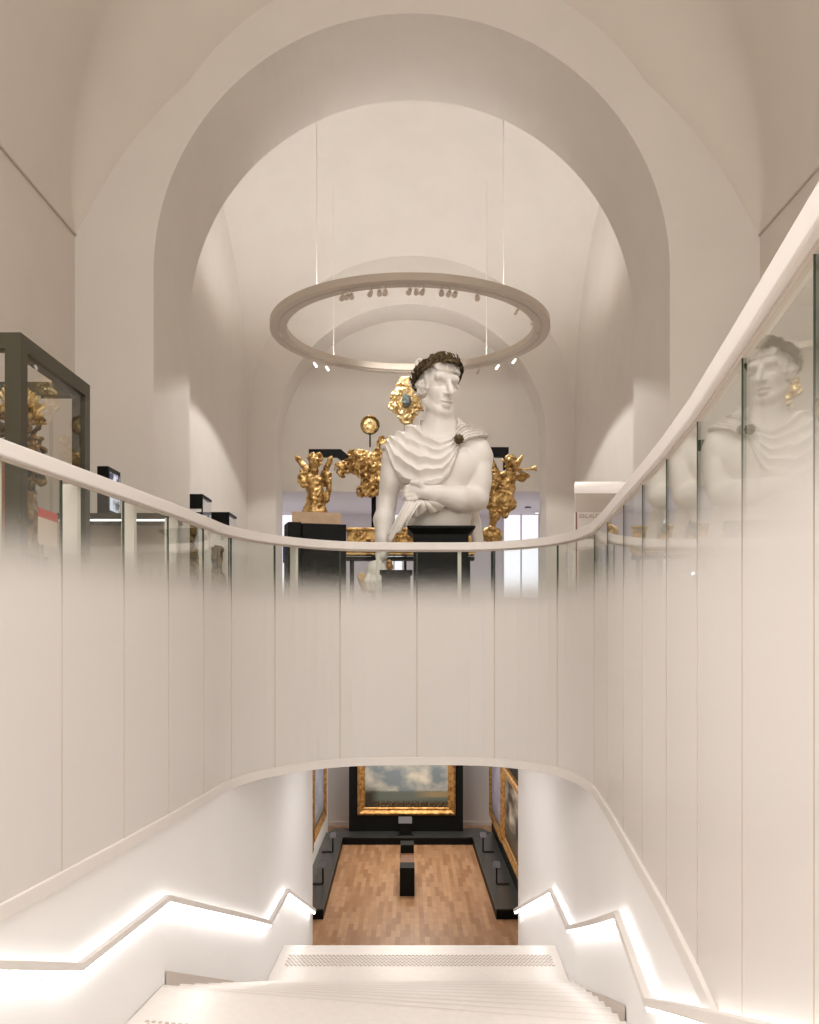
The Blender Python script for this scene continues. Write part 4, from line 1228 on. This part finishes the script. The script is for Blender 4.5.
# black crate with tan back board (rotated), blue screen behind
yc = 13.7; c0 = at(302.5, 523, yc)
cr = thing('black_crate', 'big black crate with tan wooden top board in front of the gilded angel', 'crate', (c0.x, yc, z1))
ra = math.radians(16)
def rotbox(mb, u0, u1, v0, v1, za, zb):
    P = []
    for z in (za, zb):
        for v_ in (v0, v1):
            for u_ in (u0, u1):
                P.append((c0.x + u_ * math.cos(ra) - v_ * math.sin(ra), yc + u_ * math.sin(ra) + v_ * math.cos(ra), z))
    b = len(mb.v); mb.v += P
    for q in ((0, 2, 3, 1), (4, 5, 7, 6), (0, 1, 5, 4), (2, 6, 7, 3), (0, 4, 6, 2), (1, 3, 7, 5)): mb.f.append(tuple(b + i for i in q)); mb.mi.append(0)
    return mb
wc = .68
rotbox(MB(), 0, wc, 0, .5, z1, c0.z).build('body', M['black'], cr, bevel=.006)
rotbox(MB(), -.21, -.005, .06, .5, z1, c0.z + .02).build('side_leaf', M['black'], cr, bevel=.006)
rotbox(MB(), -.08, wc + .02, .505, .54, z1, c0.z + .24).build('back_board', M['tan_wood'], cr)['label'] = 'tan wooden board'
b0 = at(284, 545, 16.0); b1 = at(296, 561, 16.0)
sc_ = thing('blue_screen', 'small glowing blue screen on a stand left of the black crate', 'screen', ((b0.x + b1.x) / 2, 16.0, z1))
MB().box(b0.x - .02, b1.x + .02, 16.0, 16.06, b1.z - .03, b0.z + .03).build('housing', M['black'], sc_)
MB().box(b0.x, b1.x, 15.985, 15.998, b1.z, b0.z).build('display', M['screen_blue'], sc_)
MB().box((b0.x + b1.x) / 2 - .04, (b0.x + b1.x) / 2 + .04, 16.0, 16.05, z1, b1.z - .03).build('stand', M['black'], sc_)

# ------------------------------------------------------------------ display cases on the left
def frame_case(name, label, x0, x1, y0, y1, zt, post, mat, group=None, base_h=.35, cap=.0):
    t = thing(name, label, 'display case', ((x0 + x1) / 2, (y0 + y1) / 2, z1), group)
    for xx in ((x0, x0 + post), (x1 - post, x1)):
        for yy in ((y0, y0 + post), (y1 - post, y1)):
            MB().box(xx[0], xx[1], yy[0], yy[1], z1 + base_h, zt - post).build('post', mat, t)
    MB().box(x0, x1, y0, y0 + post, zt - post, zt).build('top_rail', mat, t)
    MB().box(x0, x1, y1 - post, y1, zt - post, zt).build('top_rail', mat, t)
    MB().box(x0, x0 + post, y0 + post, y1 - post, zt - post, zt).build('top_rail', mat, t)
    MB().box(x1 - post, x1, y0 + post, y1 - post, zt - post, zt).build('top_rail', mat, t)
    MB().box(x0, x1, y0, y1, z1, z1 + base_h - .003).build('base', mat, t)
    if cap: MB().box(x0 + post, x1 - post, y0 + post, y1 - post, zt - cap, zt - .01).build('top_panel', mat, t)
    g = .01
    for q in ((x0 + post, x1 - post, y0 + .03, y0 + .03), (x1 - .03, x1 - .03, y0 + post, y1 - post)):
        m = MB()
        if q[0] == q[1]: m.quad((q[0], q[2], z1 + base_h), (q[0], q[3], z1 + base_h), (q[0], q[3], zt - post), (q[0], q[2], zt - post))
        else: m.quad((q[0], q[2], z1 + base_h), (q[1], q[2], z1 + base_h), (q[1], q[2], zt - post), (q[0], q[2], zt - post))
        m.build('glass_pane', M['glass'], t, recalc=False)
    return t
CX = -4.0
frame_case('tall_display_case', 'tall glass display case with dark olive frame against the left hall wall', -5.6, CX, 9.25, 11.25, E + 3.07, .165, M['olive_frame'])
# gilded figurehead inside the case
yf = 10.3; UF = yf / F
o = at(17, 560, yf)
fh = thing('gilded_figurehead', 'dark gilded figurehead with feathered helmet inside the tall display case', 'sculpture', Vector((o.x, yf, o.z)))
Fd = Field((-34, -30, 0), (34, 30, 188), 1.3)
Fd.chain([(0, 0, 4), (0, 0, 40), (-2, 0, 70), (-2, 0, 100)], [20, 21, 18, 16], 6)
Fd.ell((-2, -4, 96), (20, 15, 20), 5); Fd.cone((0, 0, 112), (2, 0, 126), 9, 8, 4); Fd.ell((3, -1, 136), (12, 13, 15), 3)
Fd.chain([(-16, 0, 104), (-24, -4, 84), (-14, -16, 74)], [9, 8, 6], 3)
Fd.chain([(14, 0, 106), (23, 0, 92), (28, -6, 76)], [9, 7, 5], 3)
for i in range(26): curl(Fd, (random.uniform(-16, 16), -16 + random.uniform(-3, 3), random.uniform(10, 150)), 6, 1, random.uniform(0, 6), 2.4, 1.2)
for i in range(26): curl(Fd, (12 + random.uniform(-3, 8), random.uniform(-14, 14), random.uniform(10, 148)), 6, 1, random.uniform(0, 6), 2.4, 1.2)
Fd.noise(1.3, .22, 3, 3)
Fd.build('figure', M['gold_dark'], fh, UF, o)
Fd = Field((-26, -26, 132), (44, 26, 192), 1.2)
for i in range(60):
    a = random.uniform(-.3, 3.4); b_ = random.uniform(-1, 1)
    p0 = (2 + 10 * math.cos(a), 10 * b_, 142 + 12 * math.sin(a)); p1 = (2 + 24 * math.cos(a), 15 * b_, 146 + 27 * math.sin(a))
    Fd.cone(p0, p1, 2.6, 1.4, 1.2)
Fd.build('plume', M['gold_pale'], fh, UF, o)
MB().box(o.x - .26, o.x + .26, yf - .26, yf + .26, z1 + .352, o.z + .05).build('pedestal', M['black'], fh)
# dark mask and terracotta block glimpsed in the front of the case
o = at(-14, 462, 9.62)
dm = thing('dark_carving', 'dark carved head above a terracotta block, at the edge of tall display case', 'sculpture', (o.x, 9.62, o.z))
Fd = Field((-20, -20, -2), (22, 20, 62), 1.2)
Fd.ell((0, 0, 36), (16, 15, 22), 4); Fd.cone((0, 0, 2), (0, 0, 20), 10, 9, 4); Fd.ell((6, -8, 34), (8, 8, 8), 3); Fd.noise(1.2, .25, 3, 2)
Fd.build('carved_head', M['dark_olive'], dm, 9.0 / F, o)
MB().box(o.x - .2, o.x + .16, 9.5, 9.78, z1 + .352, o.z + .01).build('block', M['terracotta'], dm, bevel=.01)
# red-headed text board leaning in front of the case
Yb = 8.9
p = [at(38, 506, Yb), at(56, 515, Yb + .5), at(58, 538, Yb + .5), at(43, 533, Yb)]
tb = thing('text_board', 'cream text board with red header in front of the tall display case', 'sign', (p[3].x, Yb, z1))
pa, pb_ = at(38, 507, Yb), at(57, 514, Yb + .45)
m = MB(); h1 = .09; h2 = .36
m.quad(pa, pb_, pb_ - Vector((0, 0, h1)), pa - Vector((0, 0, h1))); m.quad(pa + Vector((0, .02, 0)), pb_ + Vector((0, .02, 0)), pb_ + Vector((0, .02, -h1)), pa + Vector((0, .02, -h1)))
m.build('header', M['red_print'], tb, recalc=False)
m = MB(); d_ = Vector((0, 0, h1)); e_ = Vector((0, 0, h2))
m.quad(pa - d_, pb_ - d_, pb_ - e_, pa - e_); m.build('sheet', M['cream_board'], tb, recalc=False)
MB().tube([((pa.x + pb_.x) / 2 - .06, (pa.y + pb_.y) / 2, z1), ((pa.x + pb_.x) / 2 - .06, (pa.y + pb_.y) / 2, pa.z - .1)], .015, 8).build('stand', M['black_metal'], tb)

# long wall vitrine with lit lid
Yv = 12.35
va, vb = at(56, 513, Yv), at(168, 519, Yv)
wv = thing('long_vitrine', 'long low glass vitrine with dark lid and bright light line beyond the tall case', 'display case', ((va.x + vb.x) / 2, Yv + .4, z1))
MB().box(va.x, vb.x, Yv, Yv + .8, vb.z, va.z).build('lid', M['olive_frame'], wv)
MB().box(va.x + .03, vb.x - .03, Yv + .03, Yv + .06, vb.z - .022, vb.z).build('light_line', M['led_soft'], wv)
MB().box(va.x, vb.x, Yv, Yv + .8, z1, E + .35).build('base', M['black'], wv)
m = MB(); m.quad((va.x, Yv + .01, E + .35), (vb.x, Yv + .01, E + .35), (vb.x, Yv + .01, vb.z), (va.x, Yv + .01, vb.z)); m.build('glass_pane', M['glass'], wv, recalc=False)
m = MB(); m.quad((vb.x - .01, Yv + .02, E + .35), (vb.x - .01, Yv + .79, E + .35), (vb.x - .01, Yv + .79, vb.z), (vb.x - .01, Yv + .02, vb.z)); m.build('glass_pane', M['glass'], wv, recalc=False)
MB().box(va.x, vb.x - .03, Yv + .76, Yv + .79, E + .35, vb.z).build('back_panel', M['cream_board'], wv)
# small ship models inside
def ship(px, py, Y, s, label, mats=('tan_wood', 'cream_board')):
    o = at(px, py, Y); o.z = E + .35 if Y < 13 else o.z
    t = thing('ship_model', label, 'ship model', o, 'ship models in the vitrines')
    m = MB(); rows = []
    for i in range(9):
        u = -1 + 2 * i / 8; w = .22 * max(.04, (1 - abs(u) ** 2.4)); sh = .1 * u * u
        rows.append([(o.x + u * .5 * s, o.y - w * s, o.z + (.34 + sh) * s), (o.x + u * .46 * s, o.y - w * .6 * s, o.z + .12 * s), (o.x + u * .42 * s, o.y, o.z + .02 * s), (o.x + u * .46 * s, o.y + w * .6 * s, o.z + .12 * s), (o.x + u * .5 * s, o.y + w * s, o.z + (.34 + sh) * s)])
    m.grid(rows); m.build('hull', M[mats[0]], t, recalc=False)
    m = MB()
    for u in (-.28, .02, .3):
        m.tube([(o.x + u * s, o.y, o.z + .1 * s), (o.x + u * s, o.y, o.z + 1.1 * s)], .012 * s, 6)
        for hz in (.55, .8, 1.0): m.tube([(o.x + u * s, o.y - .2 * s, o.z + hz * s), (o.x + u * s, o.y + .2 * s, o.z + hz * s)], .01 * s, 6)
    m.build('rigging', M['brown_wood'], t)
    for u in (-.28, .02, .3):
        m = MB()
        for za, zb_, w in ((.56, .78, .18), (.81, .98, .14)):
            m.quad((o.x + u * s - .015, o.y - w * s, o.z + za * s), (o.x + u * s - .015, o.y + w * s, o.z + za * s), (o.x + u * s - .015, o.y + w * s * .9, o.z + zb_ * s), (o.x + u * s - .015, o.y - w * s * .9, o.z + zb_ * s))
        m.build('sail', M[mats[1]], t, recalc=False)
    return t
ship(106, 0, Yv + .4, .5, 'ship model with pale sails in the long vitrine, under the monitor')
ship(150, 0, Yv + .4, .48, 'ship model with pale sails near the far end of the long vitrine')
# monitor standing on the vitrine lid
ym = Yv + .1
a0 = at(97, 466, ym); a1 = at(108.5, 512.4, ym)
mo = thing('monitor', 'upright dark monitor showing a pale blue picture, standing on the long vitrine', 'monitor', ((a0.x + a1.x) / 2, ym + .3, va.z))
MB().box(a0.x, a1.x, ym, ym + .52, va.z + .002, a0.z).build('housing', M['black'], mo, bevel=.006)
MB().box(a1.x, a1.x + .008, ym + .05, ym + .47, va.z + .06, a0.z - .07).build('display', M['screen'], mo)

# two tall vitrines beyond the arch
def tall_vitrine(y0, y1, x1, zt, label, glow):
    x0 = AX - VH + .03
    t = thing('tall_vitrine', label, 'display case', ((x0 + x1) / 2, (y0 + y1) / 2, z1), 'tall vitrines along the pier')
    MB().box(x0, x1, y0, y1, zt - .05, zt).build('cap', M['black'], t)
    MB().box(x0, x1, y0, y0 + .03, zt - .30, zt - .05).build('header', M['black'], t)
    MB().box(x0 + .06, x1 - .08, y0 + .1, y1 - .1, zt - .06, zt - .05).build('light_panel', M['panel_lit'], t)
    MB().box(x0, x1, y0, y1, z1, E + .3).build('base', M['black'], t)
    m = MB(); m.quad((x0, y0 + .01, E + .3), (x1, y0 + .01, E + .3), (x1, y0 + .01, zt - .3), (x0, y0 + .01, zt - .3)); m.build('glass_pane', M['glass'], t, recalc=False)
    m = MB(); m.quad((x1 - .01, y0 + .02, E + .3), (x1 - .01, y1, E + .3), (x1 - .01, y1, zt - .05), (x1 - .01, y0 + .02, zt - .05)); m.build('glass_pane', M['glass'], t, recalc=False)
    MB().box(x1 - .025, x1, y0, y0 + .025, E + .3, zt - .3).build('corner_post', M['black_metal'], t)
    return t
tall_vitrine(18.4, 19.25, -4.24, at(0, 494, 18.4).z, 'tall glass vitrine with black cap just inside the left pier', 1)
tall_vitrine(20.5, 21.4, -4.12, at(0, 512, 20.5).z, 'tall glass vitrine with black cap, second from the left pier', 1)
def bust(px, Y, zt, label, seed):
    o = at(px, 0, Y); o.z = E + .3
    H = zt - o.z
    t = thing('gilded_bust', label, 'sculpture', o, 'gilded busts in tall vitrines')
    s = H / 60
    Fd = Field((-14, -12, 14), (14, 12, 62), .9)
    Fd.ell((0, 0, 30), (8, 6.5, 9), 3); Fd.cone((0, 0, 18), (0, 0, 28), 5, 7, 3); Fd.cone((0, 0, 38), (0, -1, 46), 4, 3.4, 2); Fd.ell((0, -2, 51), (5.5, 6, 7), 2)
    rn = random.Random(seed)
    for i in range(22): curl(Fd, (rn.uniform(-4.5, 4.5), -5 + rn.uniform(-2, 2), rn.uniform(20, 58)), 3, 1, rn.uniform(0, 6), 1.4, .8)
    Fd.noise(.6, .4, seed, 2)
    Fd.build('bust', M['gold_dark'], t, s, o)
    MB().box(o.x - 7 * s, o.x + 7 * s, Y - 6 * s, Y + 6 * s, o.z + .002, o.z + 17 * s).build('socle', M['black'], t)
bust(188.5, 18.98, E + 2.45, 'dark gilded bust on black socle in the vitrine inside the left pier', 31)
bust(217, 20.95, E + 2.0, 'dark gilded bust on black socle in the second tall vitrine', 47)

# ------------------------------------------------------------------ lower gallery
GX = -.02
struct(MB().box(-7, 7, -2.5, 31, -.2, 0).build('floor', M['parquet']))
struct(MB().box(-7, 7, 28.9, 29.1, 0, E - 1.74).build('wall_gallery_back', M['white_wall']))
struct(MB().box(-6, -2.55, 16.25, 16.45, 0, E - 1.74).build('wall_gallery_left', M['white_wall']))
for side, nm in ((-1, 'wall_side_left'), (1, 'wall_side_right')):
    xx = (-2.75, -2.52) if side < 0 else (2.50, 2.73)
    struct(MB().box(xx[0], xx[1], 16.45, 27.6, 0, E - 1.74).build(nm, M['black'] if side > 0 else M['white_wall']))
struct(MB().box(-5.2, -5.0, 16.45, 28.9, 0, E - 1.74).build('wall_outer_left', M['white_wall']))
struct(MB().box(5.0, 5.2, 16.45, 28.9, 0, E - 1.74).build('wall_outer_right', M['white_wall']))
struct(MB().box(-5, -1.775, 16.25, 16.40, 0, E - 1.74).build('wall_return_left', M['white_wall']))
struct(MB().box(1.97, 5, 16.25, 16.40, 0, E - 1.74).build('wall_return_right', M['white_wall']))
struct(MB().box(-5, 5, 28.87, 28.9, 0, .12).build('baseboard_back', M['white_paint']))

# dark U-shaped podium in three pieces
bh = .23
def podium(poly, label):
    cx = sum(p[0] for p in poly) / len(poly); cy = sum(p[1] for p in poly) / len(poly)
    t = thing('podium', label, 'podium', (cx, cy, 0), 'dark podiums of the lower gallery')
    MB().prism(poly, 0, bh - .03).build('plinth_side', M['bench_side'], t)
    MB().prism(poly, bh - .03, bh).build('top_slab', M['bench_top'], t)
podium([(-1.88, 19.5), (-1.96, 26.29), (-2.5, 26.9), (-2.5, 19.5)], 'long dark podium under the paintings on the left gallery wall')
podium([(1.87, 19.5), (2.48, 19.5), (2.48, 26.9), (1.82, 26.29)], 'long dark podium under the paintings on the right gallery wall')
podium([(-1.95, 26.3), (1.81, 26.3), (2.42, 26.92), (2.2, 27.5), (-2.3, 27.5), (-2.44, 26.92)], 'dark podium across the end, under the harbour painting')

# black partition with the large painting
PX0, PX1 = at(349, 0, 27.05).x, at(463, 0, 27.05).x
pt = MB().box(PX0, PX1, 27.05, 27.35, bh + .001, 4.4).build('partition', M['black'])
tag(pt, 'black freestanding partition carrying the large harbour painting', 'partition')
def painting(x0, x1, zlo, zhi, Y, fw, label, mat, axis='y', pos=None, face=1):
    """axis y: hangs facing the viewer at depth Y; axis x: on a side wall, x0..x1 are depths"""
    cx = (x0 + x1) / 2
    t = thing('painting', label, 'painting', (cx, Y, zlo) if axis == 'y' else (Y, cx, zlo), 'gold framed seascapes')
    def P(u, d, z): return (u, Y - d, z) if axis == 'y' else (Y + face * d, u, z)
    prof = [(0, 0), (0, .07), (.25, .10), (.6, .05), (.85, .06), (1, .03)]
    m = MB()
    for (ua, za, ub, zb_, iu, iz) in ():
        pass
    loops = []
    for f_, d_ in prof:
        i = fw * f_
        loops.append([P(x0 + i, d_, zlo + i), P(x1 - i, d_, zlo + i), P(x1 - i, d_, zhi - i), P(x0 + i, d_, zhi - i), P(x0 + i, d_, zlo + i)])
    m.grid(loops); m.build('frame', M['gold_frame'], t, recalc=False)
    i = fw * .98
    m = MB(); m.quad(P(x0 + i, .025, zlo + i), P(x1 - i, .025, zlo + i), P(x1 - i, .025, zhi - i), P(x0 + i, .025, zhi - i))
    c_ = m.build('canvas', mat, t, recalc=False)
    uvl = c_.data.uv_layers.new(name='UVMap')
    for li, q in enumerate(((0, 0), (1, 0), (1, 1), (0, 1))): uvl.data[li].uv = q
    return t
f0 = at(357.5, 815, 27.0); f1 = at(455.5, 806, 27.0)
painting(f0.x, f1.x, f0.z, f0.z + 2.35, 27.04, .23, 'large gold framed harbour painting on the black partition', M['sea1'])
painting(23.85, 27.35, .62, 3.0, 2.495, .2, 'gold framed pale painting at the far end of the right gallery wall', M['sea2'], 'x', face=-1)
painting(18.6, 23.65, .66, 2.76, 2.495, .26, 'gold framed stormy painting nearest the stairs on the right gallery wall', M['sea3'], 'x', face=-1)
painting(22.85, 26.15, .84, 3.0, -2.515, .2, 'gold framed pale blue painting at the far end of the left gallery wall', M['sea4'], 'x', face=1)
painting(18.3, 22.7, .66, 2.9, -2.515, .24, 'gold framed painting nearest the stairs on the left gallery wall', M['sea3'], 'x', face=1)

# label lecterns on the podiums
def lectern(x, y, label, side):
    t = thing('label_stand', label, 'label stand', (x, y, bh), 'label stands on the podiums')
    MB().box(min(x, x + side * .30), max(x, x + side * .30), y - .08, y + .08, bh + .001, bh + .014).build('foot', M['black'], t)
    MB().box(x - .018, x + .018, y - .018, y + .018, bh + .014, bh + .42).build('stem', M['black'], t)
    m = MB(); w = .085
    P = [(x - w, y - .08, bh + .40), (x + w, y - .08, bh + .40), (x + w, y + .06, bh + .52), (x - w, y + .06, bh + .52)]
    m.v += P + [(a_, b_, c_ + .015) for a_, b_, c_ in P]
    for q in ((3, 2, 1, 0), (4, 5, 6, 7), (0, 1, 5, 4), (1, 2, 6, 5), (2, 3, 7, 6), (3, 0, 4, 7)): m.f.append(q); m.mi.append(0)
    m.build('plate', M['grey_plate'], t)
lectern(-2.10, 24.5, 'slim dark label stand at the far end of the left podium', -1)
lectern(-2.07, 21.4, 'slim dark label stand nearest the stairs on the left podium', -1)
lectern(1.99, 24.5, 'slim dark label stand at the far end of the right podium', 1)
lectern(2.06, 21.4, 'slim dark label stand nearest the stairs on the right podium', 1)

# reading desk on the end podium
x0_, x1_ = at(399.5, 0, 26.7).x, at(411, 0, 26.7).x
rd = thing('reading_desk', 'small black reading desk with grey sloping top on the end podium', 'desk', ((x0_ + x1_) / 2, 26.7, bh))
MB().box(x0_, x1_, 26.55, 26.8, bh + .001, bh + .34).build('body', M['black'], rd)
m = MB(); P = [(x0_ - .03, 26.5, bh + .345), (x1_ + .03, 26.5, bh + .345), (x1_ + .03, 26.83, bh + .47), (x0_ - .03, 26.83, bh + .47)]
m.v += P + [(a_, b_, c_ + .02) for a_, b_, c_ in P]
for q in ((3, 2, 1, 0), (4, 5, 6, 7), (0, 1, 5, 4), (1, 2, 6, 5), (2, 3, 7, 6), (3, 0, 4, 7)): m.f.append(q); m.mi.append(0)
m.build('sloping_top', M['grey_plate'], rd)
MB().box(x0_ - .05, x1_ + .08, 26.48, 26.53, bh + .001, bh + .02).build('foot', M['black'], rd)
# long seat in the middle of the floor
cx = at(407.2, 0, 21.2).x
gs = thing('gallery_seat', 'narrow black floor bench with wooden middle seat in the lower gallery', 'bench', (cx, 22, 0))
MB().box(cx - .175, cx + .175, 21.2, 21.72, 0, .67).build('end_block', M['black'], gs, bevel=.005)
MB().box(cx - .165, cx + .165, 21.721, 22.62, .40, .66).build('seat', M['brown_wood'], gs)['label'] = 'brown wooden seat'
MB().box(cx - .14, cx + .14, 21.721, 22.62, 0, .399).build('seat_base', M['black'], gs)
MB().box(cx - .175, cx + .165, 22.621, 23.1, 0, .87).build('end_block', M['black'], gs, bevel=.005)

# ------------------------------------------------------------------ lights
def area(name, loc, size, power, col=(1, .95, .9), rot=(0, 0, 0), size_y=None, spread=None):
    l = bpy.data.lights.new(name, 'AREA'); l.energy = power; l.color = col; l.size = size
    if size_y: l.shape = 'RECTANGLE'; l.size_y = size_y
    if spread: l.spread = spread
    o = bpy.data.objects.new(name, l); COL.objects.link(o); o.location = loc; o.rotation_euler = rot
    return o
def spot(name, loc, target, power, ang, blend=.3, col=(1, .94, .86), r=.05):
    l = bpy.data.lights.new(name, 'SPOT'); l.energy = power; l.color = col; l.spot_size = math.radians(ang); l.spot_blend = blend; l.shadow_soft_size = r
    o = bpy.data.objects.new(name, l); COL.objects.link(o); o.location = loc
    o.rotation_euler = (Vector(target) - Vector(loc)).to_track_quat('-Z', 'Y').to_euler()
    return o
WARM = (1, .98, .95)
area('hall_overhead_fill', (-.5, 3.0, E + 9.5), 6, 330, WARM, size_y=9)  # added soft fill overhead, not a fitting of the hall
area('hall_vault_fill', (0, -3.2, E + 1.6), 7, 980, WARM, rot=(PI, 0, 0), size_y=5)  # added fill behind the camera, brightens the barrel vault
for px_, py_ in ((-3.2, -2.5), (2.2, -2.5), (-3.6, 1.0), (3.2, 1.5)):  # added unseen point lights that brighten the front of the hall
    l_ = bpy.data.lights.new('hall_fill', 'POINT'); l_.energy = 145; l_.color = (1, .99, .97); l_.shadow_soft_size = .35
    o_ = bpy.data.objects.new('hall_fill', l_); COL.objects.link(o_); o_.location = (px_, py_, E + 5.2)
area('stair_fill', (-.8, 2.0, E + 5.5), 4, 330, (1, .995, .985), size_y=6)  # added fill over the stairwell for the white walls
# statue key light from a ceiling spot in front, right of the stairwell
spot('statue_spot', (3.2, 10.6, E + 10.2), (S0.x, YS, E + 3.2), 800, 26, .5, (1, .975, .945), .25)
spot('statue_fill', (-3.6, 9.0, E + 6.0), (S0.x, YS, E + 3.0), 110, 28, .6, (1, .975, .945), .3)  # added fill from the left, no fixture known there
# spots on the carvings; added downlight and lunette spot for the walls
spot('carving_spot', (-1.0, 20.2 - 1.2, RZ - .5), (-1.3, YG, E + 3.2), 300, 70, .5, WARM, .08)
spot('carving_spot', (-1.9, 15.6, E + 8.2), (-.9, YG, E + 4), 480, 40, .5, WARM, .08)
spot('carving_spot', (2.8, 15.6, E + 8.2), (2.0, YG, E + 3), 380, 34, .5, WARM, .08)
spot('added_downlight', (0, 21.6, RZ - .15), (0, 21.6, 0), 800, 136, .10, WARM, .08)  # added in the empty ring centre to light the lower walls
spot('lunette_fill', (0, 24.5, RZ - .4), (0, 29.4, E + 6.0), 160, 120, .6, WARM, .3)  # added in mid-air to light the lunette evenly
for wx in (-4.5, 0, 4.5):  # added point lights in mid-air that brighten the far room
    l_ = bpy.data.lights.new('window_room_fill', 'POINT'); l_.energy = 55; l_.color = (.95, .96, 1); l_.shadow_soft_size = .04
    o_ = bpy.data.objects.new('window_room_fill', l_); COL.objects.link(o_); o_.location = (wx, 32.5, E + 2.0)
# lower gallery
for gy, pw in ((19.5, 70), (22.5, 110), (25.3, 110)):
    area('gallery_light', (GX, gy, E - 1.85), 1.6, pw, (1, .92, .82), size_y=1.2)
spot('painting_spot', (-.1, 24.0, E - 1.9), (-.1, 27.0, 1.6), 80, 60, .5, (1, .93, .84), .1)
area('gallery_back_light', (-3.4, 28.2, E - 1.85), 1.0, 30, (1, .94, .88)); area('gallery_back_light', (3.3, 28.2, E - 1.85), 1.0, 30, (1, .94, .88))
area('passage_fill', (.1, 14.2, E - 1.80), 2.0, 45, (1, .985, .97), size_y=2.2)  # added fill under the bridge, brightens the lower stair walls

w = bpy.data.worlds.new('world'); SC.world = w; w.use_nodes = True
w.node_tree.nodes['Background'].inputs['Color'].default_value = (.9, .88, .86, 1)
w.node_tree.nodes['Background'].inputs['Strength'].default_value = .35

# ------------------------------------------------------------------ camera
cam = bpy.data.cameras.new('camera'); co = bpy.data.objects.new('camera', cam); COL.objects.link(co)
co.location = (0, 0, E); co.rotation_euler = (PI / 2, 0, 0)
cam.sensor_fit = 'VERTICAL'; cam.sensor_height = 36; cam.lens = 36 * F / 1024
cam.shift_y = (631 - 512) / 1024; cam.shift_x = -.5 / 1024
cam.clip_start = .05; cam.clip_end = 200
SC.camera = co
SC.view_settings.view_transform = 'Standard'
SC.view_settings.exposure = 0.12
SC.cycles.transparent_max_bounces = 32
SC.cycles.max_bounces = 10
SC.cycles.diffuse_bounces = 5
SC.cycles.glossy_bounces = 5
SC.cycles.sample_clamp_indirect = 6
